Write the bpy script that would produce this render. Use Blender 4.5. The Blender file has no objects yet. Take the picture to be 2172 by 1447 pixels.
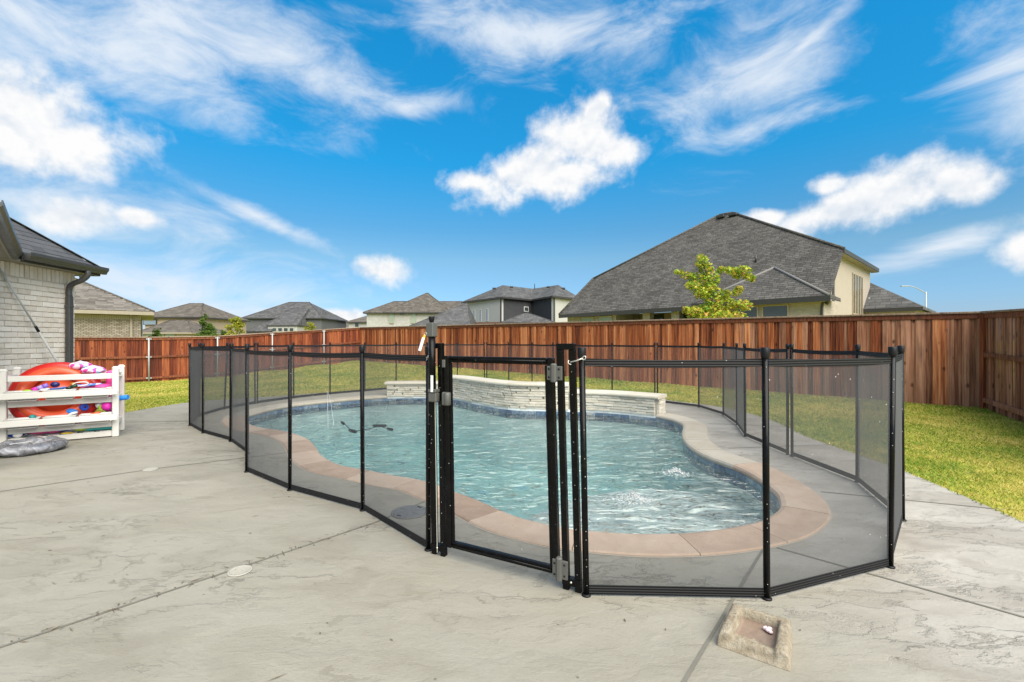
import bpy, bmesh, math, random
import numpy as np
from mathutils import Vector, Matrix, noise as mnoise

rng = random.Random(7)
nrs = np.random.RandomState(11)
SC = bpy.context.scene
COL = SC.collection
R = math.radians

# ------------------------------------------------------------------ camera, sky, sun, exposure
CAM_H = 1.25
FPX, CX, CY = 965.0, 1086.0, 723.5          # the photograph's focal length and centre in its own pixels
cam_d = bpy.data.cameras.new('camera')
cam_d.sensor_width = 36.0
cam_d.lens = 36.0 * FPX / 2172.0
cam_d.clip_start, cam_d.clip_end = 0.05, 6000.0
cam = bpy.data.objects.new('camera', cam_d)
COL.objects.link(cam)
cam.location = (0, 0, CAM_H)
cam.rotation_euler = (R(90), 0, 0)
SC.camera = cam

SUN_EL, SUN_AZ = 50.0, 150.0                # degrees; azimuth clockwise from +Y (behind the camera, a little right)
SKY_STRENGTH = 0.065
EXPOSURE = 1.82
SC.view_settings.view_transform = 'Standard'
SC.view_settings.look = 'None'
SC.view_settings.gamma = 1.0
SC.view_settings.use_curve_mapping = False
SC.view_settings.exposure = EXPOSURE
SC.cycles.use_denoising = True
SC.cycles.max_bounces = 6
SC.cycles.diffuse_bounces = 3
SC.cycles.glossy_bounces = 3
SC.cycles.transparent_max_bounces = 24
SC.cycles.sample_clamp_indirect = 8.0

def nd(nt, typ, ins=None, **props):
    n = nt.nodes.new(typ)
    for k, v in props.items():
        setattr(n, k, v)
    for k, v in (ins or {}).items():
        s = n.inputs[k]
        if isinstance(v, bpy.types.NodeSocket):
            nt.links.new(v, s)
        else:
            s.default_value = v
    return n

def mth(nt, op, a, b=None, c=None, clamp=False):
    ins = {0: a}
    if b is not None: ins[1] = b
    if c is not None: ins[2] = c
    n = nd(nt, 'ShaderNodeMath', ins, operation=op)
    n.use_clamp = clamp
    return n.outputs[0]

def vmt(nt, op, a, b=None):
    ins = {0: a}
    if b is not None: ins[1] = b
    n = nd(nt, 'ShaderNodeVectorMath', ins, operation=op)
    return n.outputs['Value'] if op in ('DOT_PRODUCT', 'LENGTH') else n.outputs[0]

def ramp(nt, fac, stops, interp='LINEAR'):
    n = nt.nodes.new('ShaderNodeValToRGB')
    cr = n.color_ramp
    cr.interpolation = interp
    while len(cr.elements) < len(stops):
        cr.elements.new(0.5)
    for e, (p, c) in zip(cr.elements, stops):
        e.position = p
        e.color = c if len(c) == 4 else (*c, 1)
    nt.links.new(fac, n.inputs[0])
    return n.outputs[0]

def mixc(nt, fac, a, b, blend='MIX'):
    n = nt.nodes.new('ShaderNodeMix')
    n.data_type = 'RGBA'
    n.blend_type = blend
    for s, v in ((n.inputs[0], fac), (n.inputs[6], a), (n.inputs[7], b)):
        if isinstance(v, bpy.types.NodeSocket):
            nt.links.new(v, s)
        else:
            s.default_value = v if not isinstance(v, tuple) or len(v) == 4 else (*v, 1)
    return n.outputs[2]

def smooth(nt, x, lo, hi, tmin=0.0, tmax=1.0):
    n = nd(nt, 'ShaderNodeMapRange', {0: x, 1: lo, 2: hi, 3: tmin, 4: tmax}, interpolation_type='SMOOTHSTEP')
    return n.outputs[0]

def tnoise(nt, vec, scale, detail=4.0, rough=0.5, dist=0.0, out='Fac'):
    n = nd(nt, 'ShaderNodeTexNoise', {'Vector': vec, 'Scale': scale, 'Detail': detail, 'Roughness': rough, 'Distortion': dist})
    return n.outputs[out]

def build_world():
    w = bpy.data.worlds.new('World')
    SC.world = w
    w.use_nodes = True
    nt = w.node_tree
    nt.nodes.clear()
    sky = nd(nt, 'ShaderNodeTexSky', sky_type='NISHITA', sun_disc=False, sun_elevation=R(SUN_EL),
             sun_rotation=R(SUN_AZ), altitude=200.0, air_density=1.0, dust_density=0.25, ozone_density=3.0)
    # clouds live in azimuth / elevation (radians): P = (az, el, 0)
    tc = nd(nt, 'ShaderNodeTexCoord').outputs['Generated']
    sx = nd(nt, 'ShaderNodeSeparateXYZ', {0: tc})
    az = mth(nt, 'ARCTAN2', sx.outputs[0], sx.outputs[1])
    el = mth(nt, 'ARCSINE', mth(nt, 'MINIMUM', mth(nt, 'MAXIMUM', sx.outputs[2], -1.0), 1.0))
    P = nd(nt, 'ShaderNodeCombineXYZ', {0: az, 1: el, 2: 0.0}).outputs[0]
    # the photograph's deeper, more saturated blue: one tint per height above the horizon, the same all the way round
    skyc = vmt(nt, 'MULTIPLY', sky.outputs[0], ramp(nt, mth(nt, 'DIVIDE', el, 0.7), [(0.0, (0.29, 0.35, 0.50)), (0.05, (0.32, 0.385, 0.54)), (0.116, (0.33, 0.455, 0.58)),
                   (0.25, (0.38, 0.535, 0.555)), (0.333, (0.26, 0.54, 0.61)), (0.52, (0.08, 0.68, 0.83)), (0.9, (0.06, 0.85, 1.05))]))

    def ang(u, v):
        x, z = (u - CX) / FPX, (CY - v) / FPX
        return math.atan(x), math.atan(z / math.sqrt(1 + x * x))

    def blob(u, v, ru, rv, rot=0.0):
        a, e = ang(u, v)
        a1, e1 = ang(u + ru, v)
        a2, e2 = ang(u, v - rv)
        m = nd(nt, 'ShaderNodeMapping', {'Vector': P, 'Location': (a, e, 0), 'Rotation': (0, 0, R(rot)),
                                         'Scale': (abs(a1 - a) + 1e-4, abs(e2 - e) + 1e-4, 1)}, vector_type='TEXTURE')
        return vmt(nt, 'LENGTH', m.outputs[0])

    def field(lst, k):
        f = None
        for b in lst:
            s = blob(*b)
            f = s if f is None else mth(nt, 'SMOOTH_MIN', f, s, k)
        return mth(nt, 'SUBTRACT', 1.0, f)

    # puffy clouds
    cum = field([(1235, 290, 120, 100, 0), (1120, 365, 150, 75, 22), (1010, 385, 85, 36, 0), (1180, 370, 140, 75, 0), (1310, 315, 70, 45, 0), (1260, 235, 50, 34, 30),
                 (1920, 408, 215, 85, 6), (2040, 395, 110, 58, 0), (1770, 450, 190, 55, 10), (1752, 395, 50, 30, 0), (1625, 462, 70, 26, 0),
                 (2190, 525, 95, 58, 20), (812, 573, 62, 42, 0),
                 (50, 245, 250, 150, 0), (180, 300, 140, 100, 0), (150, 462, 130, 55, 10), (295, 462, 75, 26, 0), (730, 672, 60, 20, 0)], 0.22)
    nw = tnoise(nt, P, 4.0, 2.0, 0.5, 0.0, 'Color')
    Pw = vmt(nt, 'ADD', P, vmt(nt, 'MULTIPLY', vmt(nt, 'SUBTRACT', nw, (0.5, 0.5, 0.5)), (0.06, 0.045, 0.0)))
    fb = tnoise(nt, Pw, 13.0, 6.5, 0.58, 0.0)
    fb_up = tnoise(nt, vmt(nt, 'ADD', Pw, (0.0, 0.018, 0.0)), 13.0, 3.0, 0.55, 0.0)
    dens = mth(nt, 'ADD', cum, mth(nt, 'MULTIPLY', mth(nt, 'SUBTRACT', fb, 0.5), 1.7))
    a_cum = smooth(nt, dens, -0.06, 0.68)
    # veils and streaks
    veil = field([(200, 70, 640, 180, 0), (330, 60, 420, 120, 0), (560, 110, 300, 140, -8), (1110, 70, 380, 110, -4), (1600, 150, 300, 170, 20), (1700, 100, 380, 30, 27),
                  (1590, 275, 130, 50, 10), (2180, 170, 220, 240, 40), (2010, 520, 300, 34, 12), (540, 455, 190, 22, -22), (300, 600, 560, 100, -4), (870, 225, 150, 34, 8),
                  (100, 440, 380, 90, 0)], 0.3)
    ms = nd(nt, 'ShaderNodeMapping', {'Vector': Pw, 'Rotation': (0, 0, R(-24)), 'Scale': (1.0, 2.3, 1.0)})
    st = tnoise(nt, ms.outputs[0], 5.0, 7.0, 0.63, 0.5)
    a_veil = mth(nt, 'MULTIPLY', smooth(nt, mth(nt, 'ADD', veil, mth(nt, 'MULTIPLY', mth(nt, 'SUBTRACT', st, 0.5), 3.0)), -0.22, 1.35), 0.9)
    # unseen broken cloud all round, added thicker to neutralise the blue sky light
    wide = mth(nt, 'MULTIPLY', smooth(nt, tnoise(nt, tc, 2.0, 4.0, 0.58, 0.0), 0.36, 0.66), 0.85)
    out_of = smooth(nt, mth(nt, 'ABSOLUTE', az), 0.75, 1.1)
    hi = smooth(nt, el, 0.60, 0.85)
    a_wide = mth(nt, 'MULTIPLY', wide, mth(nt, 'MAXIMUM', out_of, hi))
    thin = mth(nt, 'MAXIMUM', a_veil, a_wide)
    relief = mth(nt, 'MULTIPLY', mth(nt, 'SUBTRACT', fb, fb_up), 2.6)
    body = mth(nt, 'ADD', mth(nt, 'ADD', relief, 0.62), mth(nt, 'MULTIPLY', smooth(nt, dens, 0.5, 1.3), -0.12))
    ccol = ramp(nt, body, [(0.1, (3.1, 3.4, 3.8)), (0.45, (3.75, 3.9, 4.1)), (0.75, (4.3, 4.3, 4.3))])
    c1 = mixc(nt, thin, skyc, (3.7, 3.95, 4.25, 1))
    c2 = mixc(nt, a_cum, c1, ccol)
    bg = nd(nt, 'ShaderNodeBackground', {'Color': c2, 'Strength': SKY_STRENGTH})
    o = nt.nodes.new('ShaderNodeOutputWorld')
    nt.links.new(bg.outputs[0], o.inputs[0])
build_world()
SC.world.cycles.sampling_method = 'MANUAL'
SC.world.cycles.sample_map_resolution = 512

sun_d = bpy.data.lights.new('sun', 'SUN')
sun_d.energy = 2.4
sun_d.angle = R(66)
sun_d.color = (1.0, 0.91, 0.77)
sun = bpy.data.objects.new('sun', sun_d)
COL.objects.link(sun)
_s = Vector((math.sin(R(SUN_AZ)) * math.cos(R(SUN_EL)), math.cos(R(SUN_AZ)) * math.cos(R(SUN_EL)), math.sin(R(SUN_EL))))
sun.rotation_euler = _s.to_track_quat('Z', 'Y').to_euler()

# ------------------------------------------------------------------ helpers
def P3(u, v, d):
    """world point at distance d in front of the camera seen at photo pixel (u, v)"""
    return Vector(((u - CX) / FPX * d, d, CAM_H + (CY - v) / FPX * d))

def G2(u, v, z=0.0):
    d = FPX * (CAM_H - z) / (v - CY)
    return ((u - CX) / FPX * d, d)

def wloc(o):
    p = Vector((0, 0, 0))
    while o is not None:
        p += o.location
        o = o.parent
    return p

def tag(o, label=None, cat=None, group=None, kind=None):
    if label: o['label'] = label
    if cat: o['category'] = cat
    if group: o['group'] = group
    if kind: o['kind'] = kind
    return o

def thing(name, loc, label, cat, group=None):
    o = bpy.data.objects.new(name, None)
    o.empty_display_size = 0.2
    COL.objects.link(o)
    o.location = loc
    return tag(o, label, cat, group)

class MB:
    """collects shapes given in world coordinates and links them as one mesh"""
    def __init__(s):
        s.v, s.f, s.sm = [], [], []
    def add(s, vs, fs, smooth=False):
        b = len(s.v)
        s.v += [Vector(v) for v in vs]
        s.f += [tuple(i + b for i in f) for f in fs]
        s.sm += [smooth] * len(fs)
        return s
    def box(s, c, ax, half, bev=0.0):
        c = Vector(c)
        ax = [Vector(a) for a in ax]
        vs = []
        if bev <= 0:
            for k in (-1, 1):
                for i, j in ((-1, -1), (1, -1), (1, 1), (-1, 1)):
                    vs.append(c + ax[0] * half[0] * i + ax[1] * half[1] * j + ax[2] * half[2] * k)
            return s.add(vs, [(3, 2, 1, 0), (4, 5, 6, 7), (0, 1, 5, 4), (1, 2, 6, 5), (2, 3, 7, 6), (3, 0, 4, 7)])
        b = min(bev, 0.45 * min(half))
        # chamfered box: 24 verts (each corner split in three)
        idx = {}
        for i in (-1, 1):
            for j in (-1, 1):
                for k in (-1, 1):
                    for q in range(3):
                        h = [half[0], half[1], half[2]]
                        for t in range(3):
                            if t != q: h[t] -= b
                        idx[(i, j, k, q)] = len(vs)
                        vs.append(c + ax[0] * h[0] * i + ax[1] * h[1] * j + ax[2] * h[2] * k)
        fs = []
        for q in range(3):
            o1, o2 = [(1, 2), (2, 0), (0, 1)][q]
            for sg in (-1, 1):
                ring = []
                for a, d in ((-1, -1), (1, -1), (1, 1), (-1, 1)):
                    t = [0, 0, 0]
                    t[q], t[o1], t[o2] = sg, a, d
                    ring.append(idx[(t[0], t[1], t[2], q)])
                fs.append(tuple(ring if sg > 0 else ring[::-1]))
        for q in range(3):                      # edges along axis q
            o1, o2 = [(1, 2), (2, 0), (0, 1)][q]
            for a in (-1, 1):
                for d in (-1, 1):
                    t0, t1 = [0, 0, 0], [0, 0, 0]
                    t0[q], t1[q] = -1, 1
                    t0[o1] = t1[o1] = a
                    t0[o2] = t1[o2] = d
                    r = [idx[(*t0, o1)], idx[(*t1, o1)], idx[(*t1, o2)], idx[(*t0, o2)]]
                    fs.append(tuple(r if a * d < 0 else r[::-1]))
        for i in (-1, 1):
            for j in (-1, 1):
                for k in (-1, 1):
                    r = [idx[(i, j, k, 0)], idx[(i, j, k, 1)], idx[(i, j, k, 2)]]
                    fs.append(tuple(r if i * j * k > 0 else r[::-1]))
        return s.add(vs, fs)
    def bar(s, a, b, w, h, up=(0, 0, 1), bev=0.0):
        a, b = Vector(a), Vector(b)
        x = (b - a)
        L = x.length
        x.normalize()
        y = Vector(up).cross(x)
        if y.length < 1e-5: y = Vector((0, 1, 0)).cross(x)
        y.normalize()
        z = x.cross(y)
        return s.box((a + b) / 2, (x, y, z), (L / 2, w / 2, h / 2), bev)
    def tube(s, pts, r, seg=10, caps=True, closed=False):
        pts = [Vector(p) for p in pts]
        n = len(pts)
        rs = r if isinstance(r, (list, tuple)) else [r] * n
        vs, fs = [], []
        prev = None
        for i, p in enumerate(pts):
            t = (pts[(i + 1) % n] - pts[i - 1]) if closed else (pts[min(i + 1, n - 1)] - pts[max(i - 1, 0)])
            t.normalize()
            if prev is None:
                a = Vector((0, 0, 1)).cross(t)
                if a.length < 1e-3: a = Vector((1, 0, 0)).cross(t)
            else:
                a = prev - t * prev.dot(t)
            a.normalize()
            prev = a
            b = t.cross(a)
            for k in range(seg):
                th = 2 * math.pi * k / seg
                vs.append(p + (a * math.cos(th) + b * math.sin(th)) * rs[i])
        for i in range(n if closed else n - 1):
            j = (i + 1) % n
            for k in range(seg):
                l = (k + 1) % seg
                fs.append((i * seg + k, i * seg + l, j * seg + l, j * seg + k))
        s.add(vs, fs, True)
        if caps and not closed:
            b0 = len(s.v) - n * seg
            s.f += [tuple(b0 + k for k in reversed(range(seg))), tuple(b0 + (n - 1) * seg + k for k in range(seg))]
            s.sm += [False, False]
        return s
    def prism(s, ring, z0, z1):
        n = len(ring)
        vs = [Vector((p[0], p[1], z0)) for p in ring] + [Vector((p[0], p[1], z1)) for p in ring]
        fs = [tuple(reversed(range(n))), tuple(range(n, 2 * n))]
        fs += [(i, (i + 1) % n, n + (i + 1) % n, n + i) for i in range(n)]
        return s.add(vs, fs)
    def lathe(s, c, prof, seg=24, ax=((1, 0, 0), (0, 1, 0), (0, 0, 1)), smooth=True):
        c = Vector(c)
        X, Y, Z = [Vector(a) for a in ax]
        vs, fs = [], []
        for r, z in prof:
            for k in range(seg):
                th = 2 * math.pi * k / seg
                vs.append(c + (X * math.cos(th) + Y * math.sin(th)) * r + Z * z)
        n = len(prof)
        for i in range(n - 1):
            for k in range(seg):
                l = (k + 1) % seg
                fs.append((i * seg + k, i * seg + l, (i + 1) * seg + l, (i + 1) * seg + k))
        fs.append(tuple(reversed(range(seg))))
        fs.append(tuple((n - 1) * seg + k for k in range(seg)))
        return s.add(vs, fs, smooth)
    def ball(s, c, r, ax=((1, 0, 0), (0, 1, 0), (0, 0, 1)), seg=14, rings=9):
        if not isinstance(r, (list, tuple)): r = (r, r, r)
        c = Vector(c)
        X, Y, Z = [Vector(a) for a in ax]
        vs, fs = [c - Z * r[2]], []
        for i in range(1, rings):
            ph = -math.pi / 2 + math.pi * i / rings
            for k in range(seg):
                th = 2 * math.pi * k / seg
                vs.append(c + X * r[0] * math.cos(ph) * math.cos(th) + Y * r[1] * math.cos(ph) * math.sin(th) + Z * r[2] * math.sin(ph))
        vs.append(c + Z * r[2])
        for k in range(seg):
            fs.append((0, 1 + (k + 1) % seg, 1 + k))
            fs.append((len(vs) - 1, 1 + (rings - 2) * seg + k, 1 + (rings - 2) * seg + (k + 1) % seg))
        for i in range(rings - 2):
            for k in range(seg):
                l = (k + 1) % seg
                fs.append((1 + i * seg + k, 1 + i * seg + l, 1 + (i + 1) * seg + l, 1 + (i + 1) * seg + k))
        return s.add(vs, fs, True)
    def build(s, name, mat, parent=None, origin=None):
        off = wloc(parent) if parent is not None else Vector(origin or (0, 0, 0))
        me = bpy.data.meshes.new(name)
        me.from_pydata([tuple(v - off) for v in s.v], [], s.f)
        me.polygons.foreach_set('use_smooth', s.sm)
        if isinstance(mat, bpy.types.Material): mat = [mat]
        for m in mat: me.materials.append(m)
        me.update()
        o = bpy.data.objects.new(name, me)
        COL.objects.link(o)
        if parent is not None: o.parent = parent
        elif origin is not None: o.location = off
        return o

def crom(pts, per=6, closed=False):
    """Catmull-Rom through 2-D/3-D points"""
    P = [Vector(p) for p in pts]
    n = len(P)
    out = []
    for i in range(n if closed else n - 1):
        if closed:
            a, b, c, d = P[i - 1], P[i], P[(i + 1) % n], P[(i + 2) % n]
        else:
            a, b, c, d = P[max(i - 1, 0)], P[i], P[i + 1], P[min(i + 2, n - 1)]
        for k in range(per):
            t = k / per
            out.append(0.5 * ((2 * b) + (c - a) * t + (2 * a - 5 * b + 4 * c - d) * t * t + (3 * b - a - 3 * c + d) * t ** 3))
    if not closed: out.append(P[-1])
    return out

def resample(pts, step, closed=False):
    P = [Vector(p) for p in pts]
    if closed: P = P + [P[0]]
    L = [0.0]
    for a, b in zip(P, P[1:]): L.append(L[-1] + (b - a).length)
    n = max(2, int(round(L[-1] / step)))
    out, k = [], 0
    for i in range(n + (0 if closed else 1)):
        t = L[-1] * i / n
        while k < len(L) - 2 and L[k + 1] < t: k += 1
        seg = L[k + 1] - L[k] or 1e-9
        out.append(P[k].lerp(P[k + 1], (t - L[k]) / seg))
    return out

def inside(poly, x, y):
    """vectorised point-in-polygon"""
    x, y = np.asarray(x, float), np.asarray(y, float)
    r = np.zeros(x.shape, bool)
    n = len(poly)
    for i in range(n):
        x0, y0 = poly[i][0], poly[i][1]
        x1, y1 = poly[i - 1][0], poly[i - 1][1]
        if y0 == y1: continue
        c = ((y0 > y) != (y1 > y)) & (x < (x1 - x0) * (y - y0) / (y1 - y0) + x0)
        r ^= c
    return r

def vnoise(x, y, seed=0):
    """smooth value noise on numpy arrays, 0..1"""
    rs = np.random.RandomState(seed)
    T = rs.rand(256, 256)
    xi, yi = np.floor(x).astype(int), np.floor(y).astype(int)
    fx, fy = x - xi, y - yi
    fx, fy = fx * fx * (3 - 2 * fx), fy * fy * (3 - 2 * fy)
    g = lambda a, b: T[a % 256, b % 256]
    return (g(xi, yi) * (1 - fx) + g(xi + 1, yi) * fx) * (1 - fy) + (g(xi, yi + 1) * (1 - fx) + g(xi + 1, yi + 1) * fx) * fy
# ------------------------------------------------------------------ materials
def newmat(name):
    m = bpy.data.materials.new(name)
    m.use_nodes = True
    nt = m.node_tree
    b = nt.nodes['Principled BSDF']
    return m, nt, b

def setb(nt, b, **kw):
    for k, v in kw.items():
        k = {'color': 'Base Color', 'rough': 'Roughness', 'metal': 'Metallic', 'normal': 'Normal', 'spec': 'Specular IOR Level',
             'alpha': 'Alpha', 'trans': 'Transmission Weight', 'coat': 'Coat Weight', 'ior': 'IOR', 'sheen': 'Sheen Weight'}[k]
        if isinstance(v, bpy.types.NodeSocket): nt.links.new(v, b.inputs[k])
        else: b.inputs[k].default_value = v if not isinstance(v, tuple) or len(v) == 4 else (*v, 1)

def bump(nt, h, strength=0.3, dist=0.01, normal=None):
    ins = {'Strength': strength, 'Distance': dist, 'Height': h}
    if normal is not None: ins['Normal'] = normal
    return nd(nt, 'ShaderNodeBump', ins).outputs[0]

def objco(nt):
    return nd(nt, 'ShaderNodeTexCoord').outputs['Object']

def orand(nt):
    return nd(nt, 'ShaderNodeObjectInfo').outputs['Random']

def plain(name, col, rough=0.5, var=0.12, scale=6.0, metal=0.0, bmp=0.0, bscale=60.0, spec=0.5):
    m, nt, b = newmat(name)
    co = objco(nt)
    n = tnoise(nt, co, scale, 6.0, 0.6)
    f = mth(nt, 'ADD', mth(nt, 'MULTIPLY', mth(nt, 'SUBTRACT', n, 0.5), 2 * var), 1.0)
    c = vmt(nt, 'MULTIPLY', nd(nt, 'ShaderNodeRGB').outputs[0], nd(nt, 'ShaderNodeCombineXYZ', {0: f, 1: f, 2: f}).outputs[0])
    nt.nodes['RGB'].outputs[0].default_value = (*col, 1)
    r = mth(nt, 'ADD', rough, mth(nt, 'MULTIPLY', mth(nt, 'SUBTRACT', n, 0.5), 0.25), clamp=True)
    setb(nt, b, color=c, rough=r, metal=metal, spec=spec)
    if bmp: setb(nt, b, normal=bump(nt, tnoise(nt, co, bscale, 4.0), bmp, 0.01))
    return m

def mat_deck():
    m, nt, b = newmat('stamped_concrete')
    co = objco(nt)
    rot = nd(nt, 'ShaderNodeMapping', {'Vector': co, 'Rotation': (0, 0, R(-24)), 'Scale': (0.62, 1.25, 1.0)}).outputs[0]
    wr = vmt(nt, 'ADD', rot, vmt(nt, 'MULTIPLY', vmt(nt, 'SUBTRACT', tnoise(nt, rot, 2.4, 6.0, 0.65, 0.0, 'Color'), (0.5, 0.5, 0.5)), (0.6, 0.6, 0)))
    slate = tnoise(nt, wr, 3.1, 8.0, 0.6, 0.5)                      # stamped slate relief
    sl = mth(nt, 'MULTIPLY', slate, 6.0)
    ter = mth(nt, 'FRACT', sl)                                      # terraces -> thin lips
    plate = nd(nt, 'ShaderNodeTexWhiteNoise', {'W': mth(nt, 'FLOOR', sl)}, noise_dimensions='1D').outputs['Value']
    lip = smooth(nt, ter, 0.0, 0.22)
    lipm = mth(nt, 'SUBTRACT', 1.0, lip)
    patch = smooth(nt, tnoise(nt, rot, 0.9, 4.0, 0.5, 0.3), 0.44, 0.62)
    rel = mth(nt, 'MULTIPLY', lipm, mth(nt, 'MULTIPLY', patch, smooth(nt, tnoise(nt, wr, 6.5, 5.0, 0.65), 0.46, 0.6)))
    big = tnoise(nt, co, 0.42, 5.0, 0.55, 0.4)
    mid = tnoise(nt, wr, 2.2, 8.0, 0.62, 0.7)
    fine = tnoise(nt, co, 60.0, 4.0, 0.6)
    c = ramp(nt, mid, [(0.28, (0.208, 0.191, 0.150)), (0.42, (0.242, 0.225, 0.182)), (0.52, (0.261, 0.244, 0.200)), (0.62, (0.270, 0.253, 0.210)), (0.78, (0.294, 0.278, 0.235))])
    sx = nd(nt, 'ShaderNodeSeparateXYZ', {0: co})
    c = mixc(nt, smooth(nt, mth(nt, 'ADD', sx.outputs[0], mth(nt, 'MULTIPLY', big, 2.2)), 2.0, 3.4), c, mixc(nt, smooth(nt, mid, 0.3, 0.7), (0.277, 0.253, 0.217), (0.388, 0.365, 0.323)))
    c = mixc(nt, mth(nt, 'MULTIPLY', smooth(nt, big, 0.42, 0.68), 0.3), c, (0.231, 0.222, 0.188))
    c = mixc(nt, mth(nt, 'MULTIPLY', rel, 0.55), c, (0.130, 0.120, 0.093))
    c = vmt(nt, 'MULTIPLY', c, ramp(nt, mth(nt, 'ADD', mth(nt, 'MULTIPLY', plate, 0.7), mth(nt, 'MULTIPLY', tnoise(nt, co, 7.0, 5.0, 0.6), 0.3)), [(0.1, (0.80, 0.795, 0.78)), (0.9, (1.00, 1.00, 1.005))]))
    streak = tnoise(nt, nd(nt, 'ShaderNodeMapping', {'Vector': wr, 'Scale': (1.3, 6.5, 1)}).outputs[0], 2.6, 6.0, 0.6)
    c = mixc(nt, mth(nt, 'MULTIPLY', smooth(nt, streak, 0.56, 0.74), 0.28), c, (0.153, 0.142, 0.114))
    c = mixc(nt, mth(nt, 'MULTIPLY', smooth(nt, fine, 0.5, 0.75), 0.18), c, (0.130, 0.121, 0.099))
    spk = nd(nt, 'ShaderNodeTexVoronoi', {'Vector': co, 'Scale': 5.5, 'Randomness': 1.0})
    c = mixc(nt, mth(nt, 'MULTIPLY', smooth(nt, spk.outputs['Distance'], 0.045, 0.02), 0.7), c, (0.092, 0.084, 0.067))
    h = mth(nt, 'ADD', mth(nt, 'MULTIPLY', slate, 0.6), mth(nt, 'ADD', mth(nt, 'MULTIPLY', mth(nt, 'MULTIPLY', lip, patch), 0.18), mth(nt, 'MULTIPLY', fine, 0.02)))
    setb(nt, b, color=c, rough=mth(nt, 'ADD', 0.62, mth(nt, 'MULTIPLY', mid, 0.25)), normal=bump(nt, h, 0.75, 0.03), spec=0.3)
    return m

def mat_stone(name, cols, scale=5.0, rough=0.8, bstr=0.5, pits=None):
    m, nt, b = newmat(name)
    co = objco(nt)
    rd = orand(nt)
    co2 = vmt(nt, 'ADD', co, nd(nt, 'ShaderNodeCombineXYZ', {0: mth(nt, 'MULTIPLY', rd, 37.0), 1: mth(nt, 'MULTIPLY', rd, 91.0), 2: rd}).outputs[0])
    n = tnoise(nt, co2, scale, 7.0, 0.62, 0.3)
    t = mth(nt, 'ADD', mth(nt, 'MULTIPLY', n, 0.6), mth(nt, 'MULTIPLY', rd, 0.4))
    k = len(cols)
    c = ramp(nt, t, [(0.2 + 0.6 * i / max(1, k - 1), cc) for i, cc in enumerate(cols)])
    f = tnoise(nt, co2, 90.0, 4.0, 0.6)
    if pits:
        v = nd(nt, 'ShaderNodeTexVoronoi', {'Vector': co2, 'Scale': 38.0, 'Randomness': 1.0})
        c = mixc(nt, mth(nt, 'MULTIPLY', smooth(nt, v.outputs['Distance'], 0.16, 0.05), 0.55), c, pits)
    h = mth(nt, 'ADD', n, mth(nt, 'MULTIPLY', f, 0.25))
    setb(nt, b, color=c, rough=rough, normal=bump(nt, h, bstr, 0.012), spec=0.3)
    return m

def mat_wood(name, dark, mid, light, spread=0.5):
    m, nt, b = newmat(name)
    co = objco(nt)
    rd = orand(nt)
    off = nd(nt, 'ShaderNodeCombineXYZ', {0: mth(nt, 'MULTIPLY', rd, 53.0), 1: mth(nt, 'MULTIPLY', rd, 29.0), 2: mth(nt, 'MULTIPLY', rd, 17.0)}).outputs[0]
    p = vmt(nt, 'ADD', co, off)
    # knots: sparse cells warp the grain
    vk = nd(nt, 'ShaderNodeTexVoronoi', {'Vector': vmt(nt, 'MULTIPLY', p, (5.5, 5.5, 3.0)), 'Scale': 1.0, 'Randomness': 1.0})
    kn = smooth(nt, vk.outputs['Distance'], 0.20, 0.06)
    g = vmt(nt, 'MULTIPLY', p, (34.0, 34.0, 1.15))
    gn = tnoise(nt, g, 1.0, 6.0, 0.6, mth(nt, 'ADD', 0.35, mth(nt, 'MULTIPLY', kn, 1.2)))
    fine = tnoise(nt, vmt(nt, 'MULTIPLY', p, (150.0, 150.0, 5.0)), 1.0, 3.0, 0.6)
    t = mth(nt, 'ADD', mth(nt, 'MULTIPLY', mth(nt, 'SUBTRACT', gn, 0.5), 1.35), mth(nt, 'ADD', mth(nt, 'MULTIPLY', mth(nt, 'SUBTRACT', rd, 0.5), spread), 0.5))
    c = ramp(nt, t, [(0.18, dark), (0.5, mid), (0.88, light)])
    c = mixc(nt, mth(nt, 'MULTIPLY', kn, 0.75), c, tuple(x * 0.45 for x in dark))
    c = mixc(nt, mth(nt, 'MULTIPLY', smooth(nt, fine, 0.55, 0.75), 0.35), c, dark)
    # grey weather streaks and dirt
    wz = tnoise(nt, vmt(nt, 'MULTIPLY', p, (7.0, 7.0, 1.3)), 1.0, 6.0, 0.6)
    c = mixc(nt, mth(nt, 'MULTIPLY', smooth(nt, wz, 0.53, 0.74), 0.55), c, tuple(0.5 * x + 0.03 for x in dark))
    setb(nt, b, color=c, rough=0.72, spec=0.25, normal=bump(nt, mth(nt, 'ADD', gn, mth(nt, 'MULTIPLY', kn, -0.4)), 0.35, 0.006))
    return m

def facecoords(nt):
    """(horizontal run, height) on any plane, from the face's own normal"""
    g = nd(nt, 'ShaderNodeNewGeometry')
    t = vmt(nt, 'NORMALIZE', vmt(nt, 'CROSS_PRODUCT', g.outputs['True Normal'], (0, 0, 1)))
    u = vmt(nt, 'DOT_PRODUCT', g.outputs['Position'], t)
    z = nd(nt, 'ShaderNodeSeparateXYZ', {0: g.outputs['Position']}).outputs[2]
    return u, z, g.outputs['Position']

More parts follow.
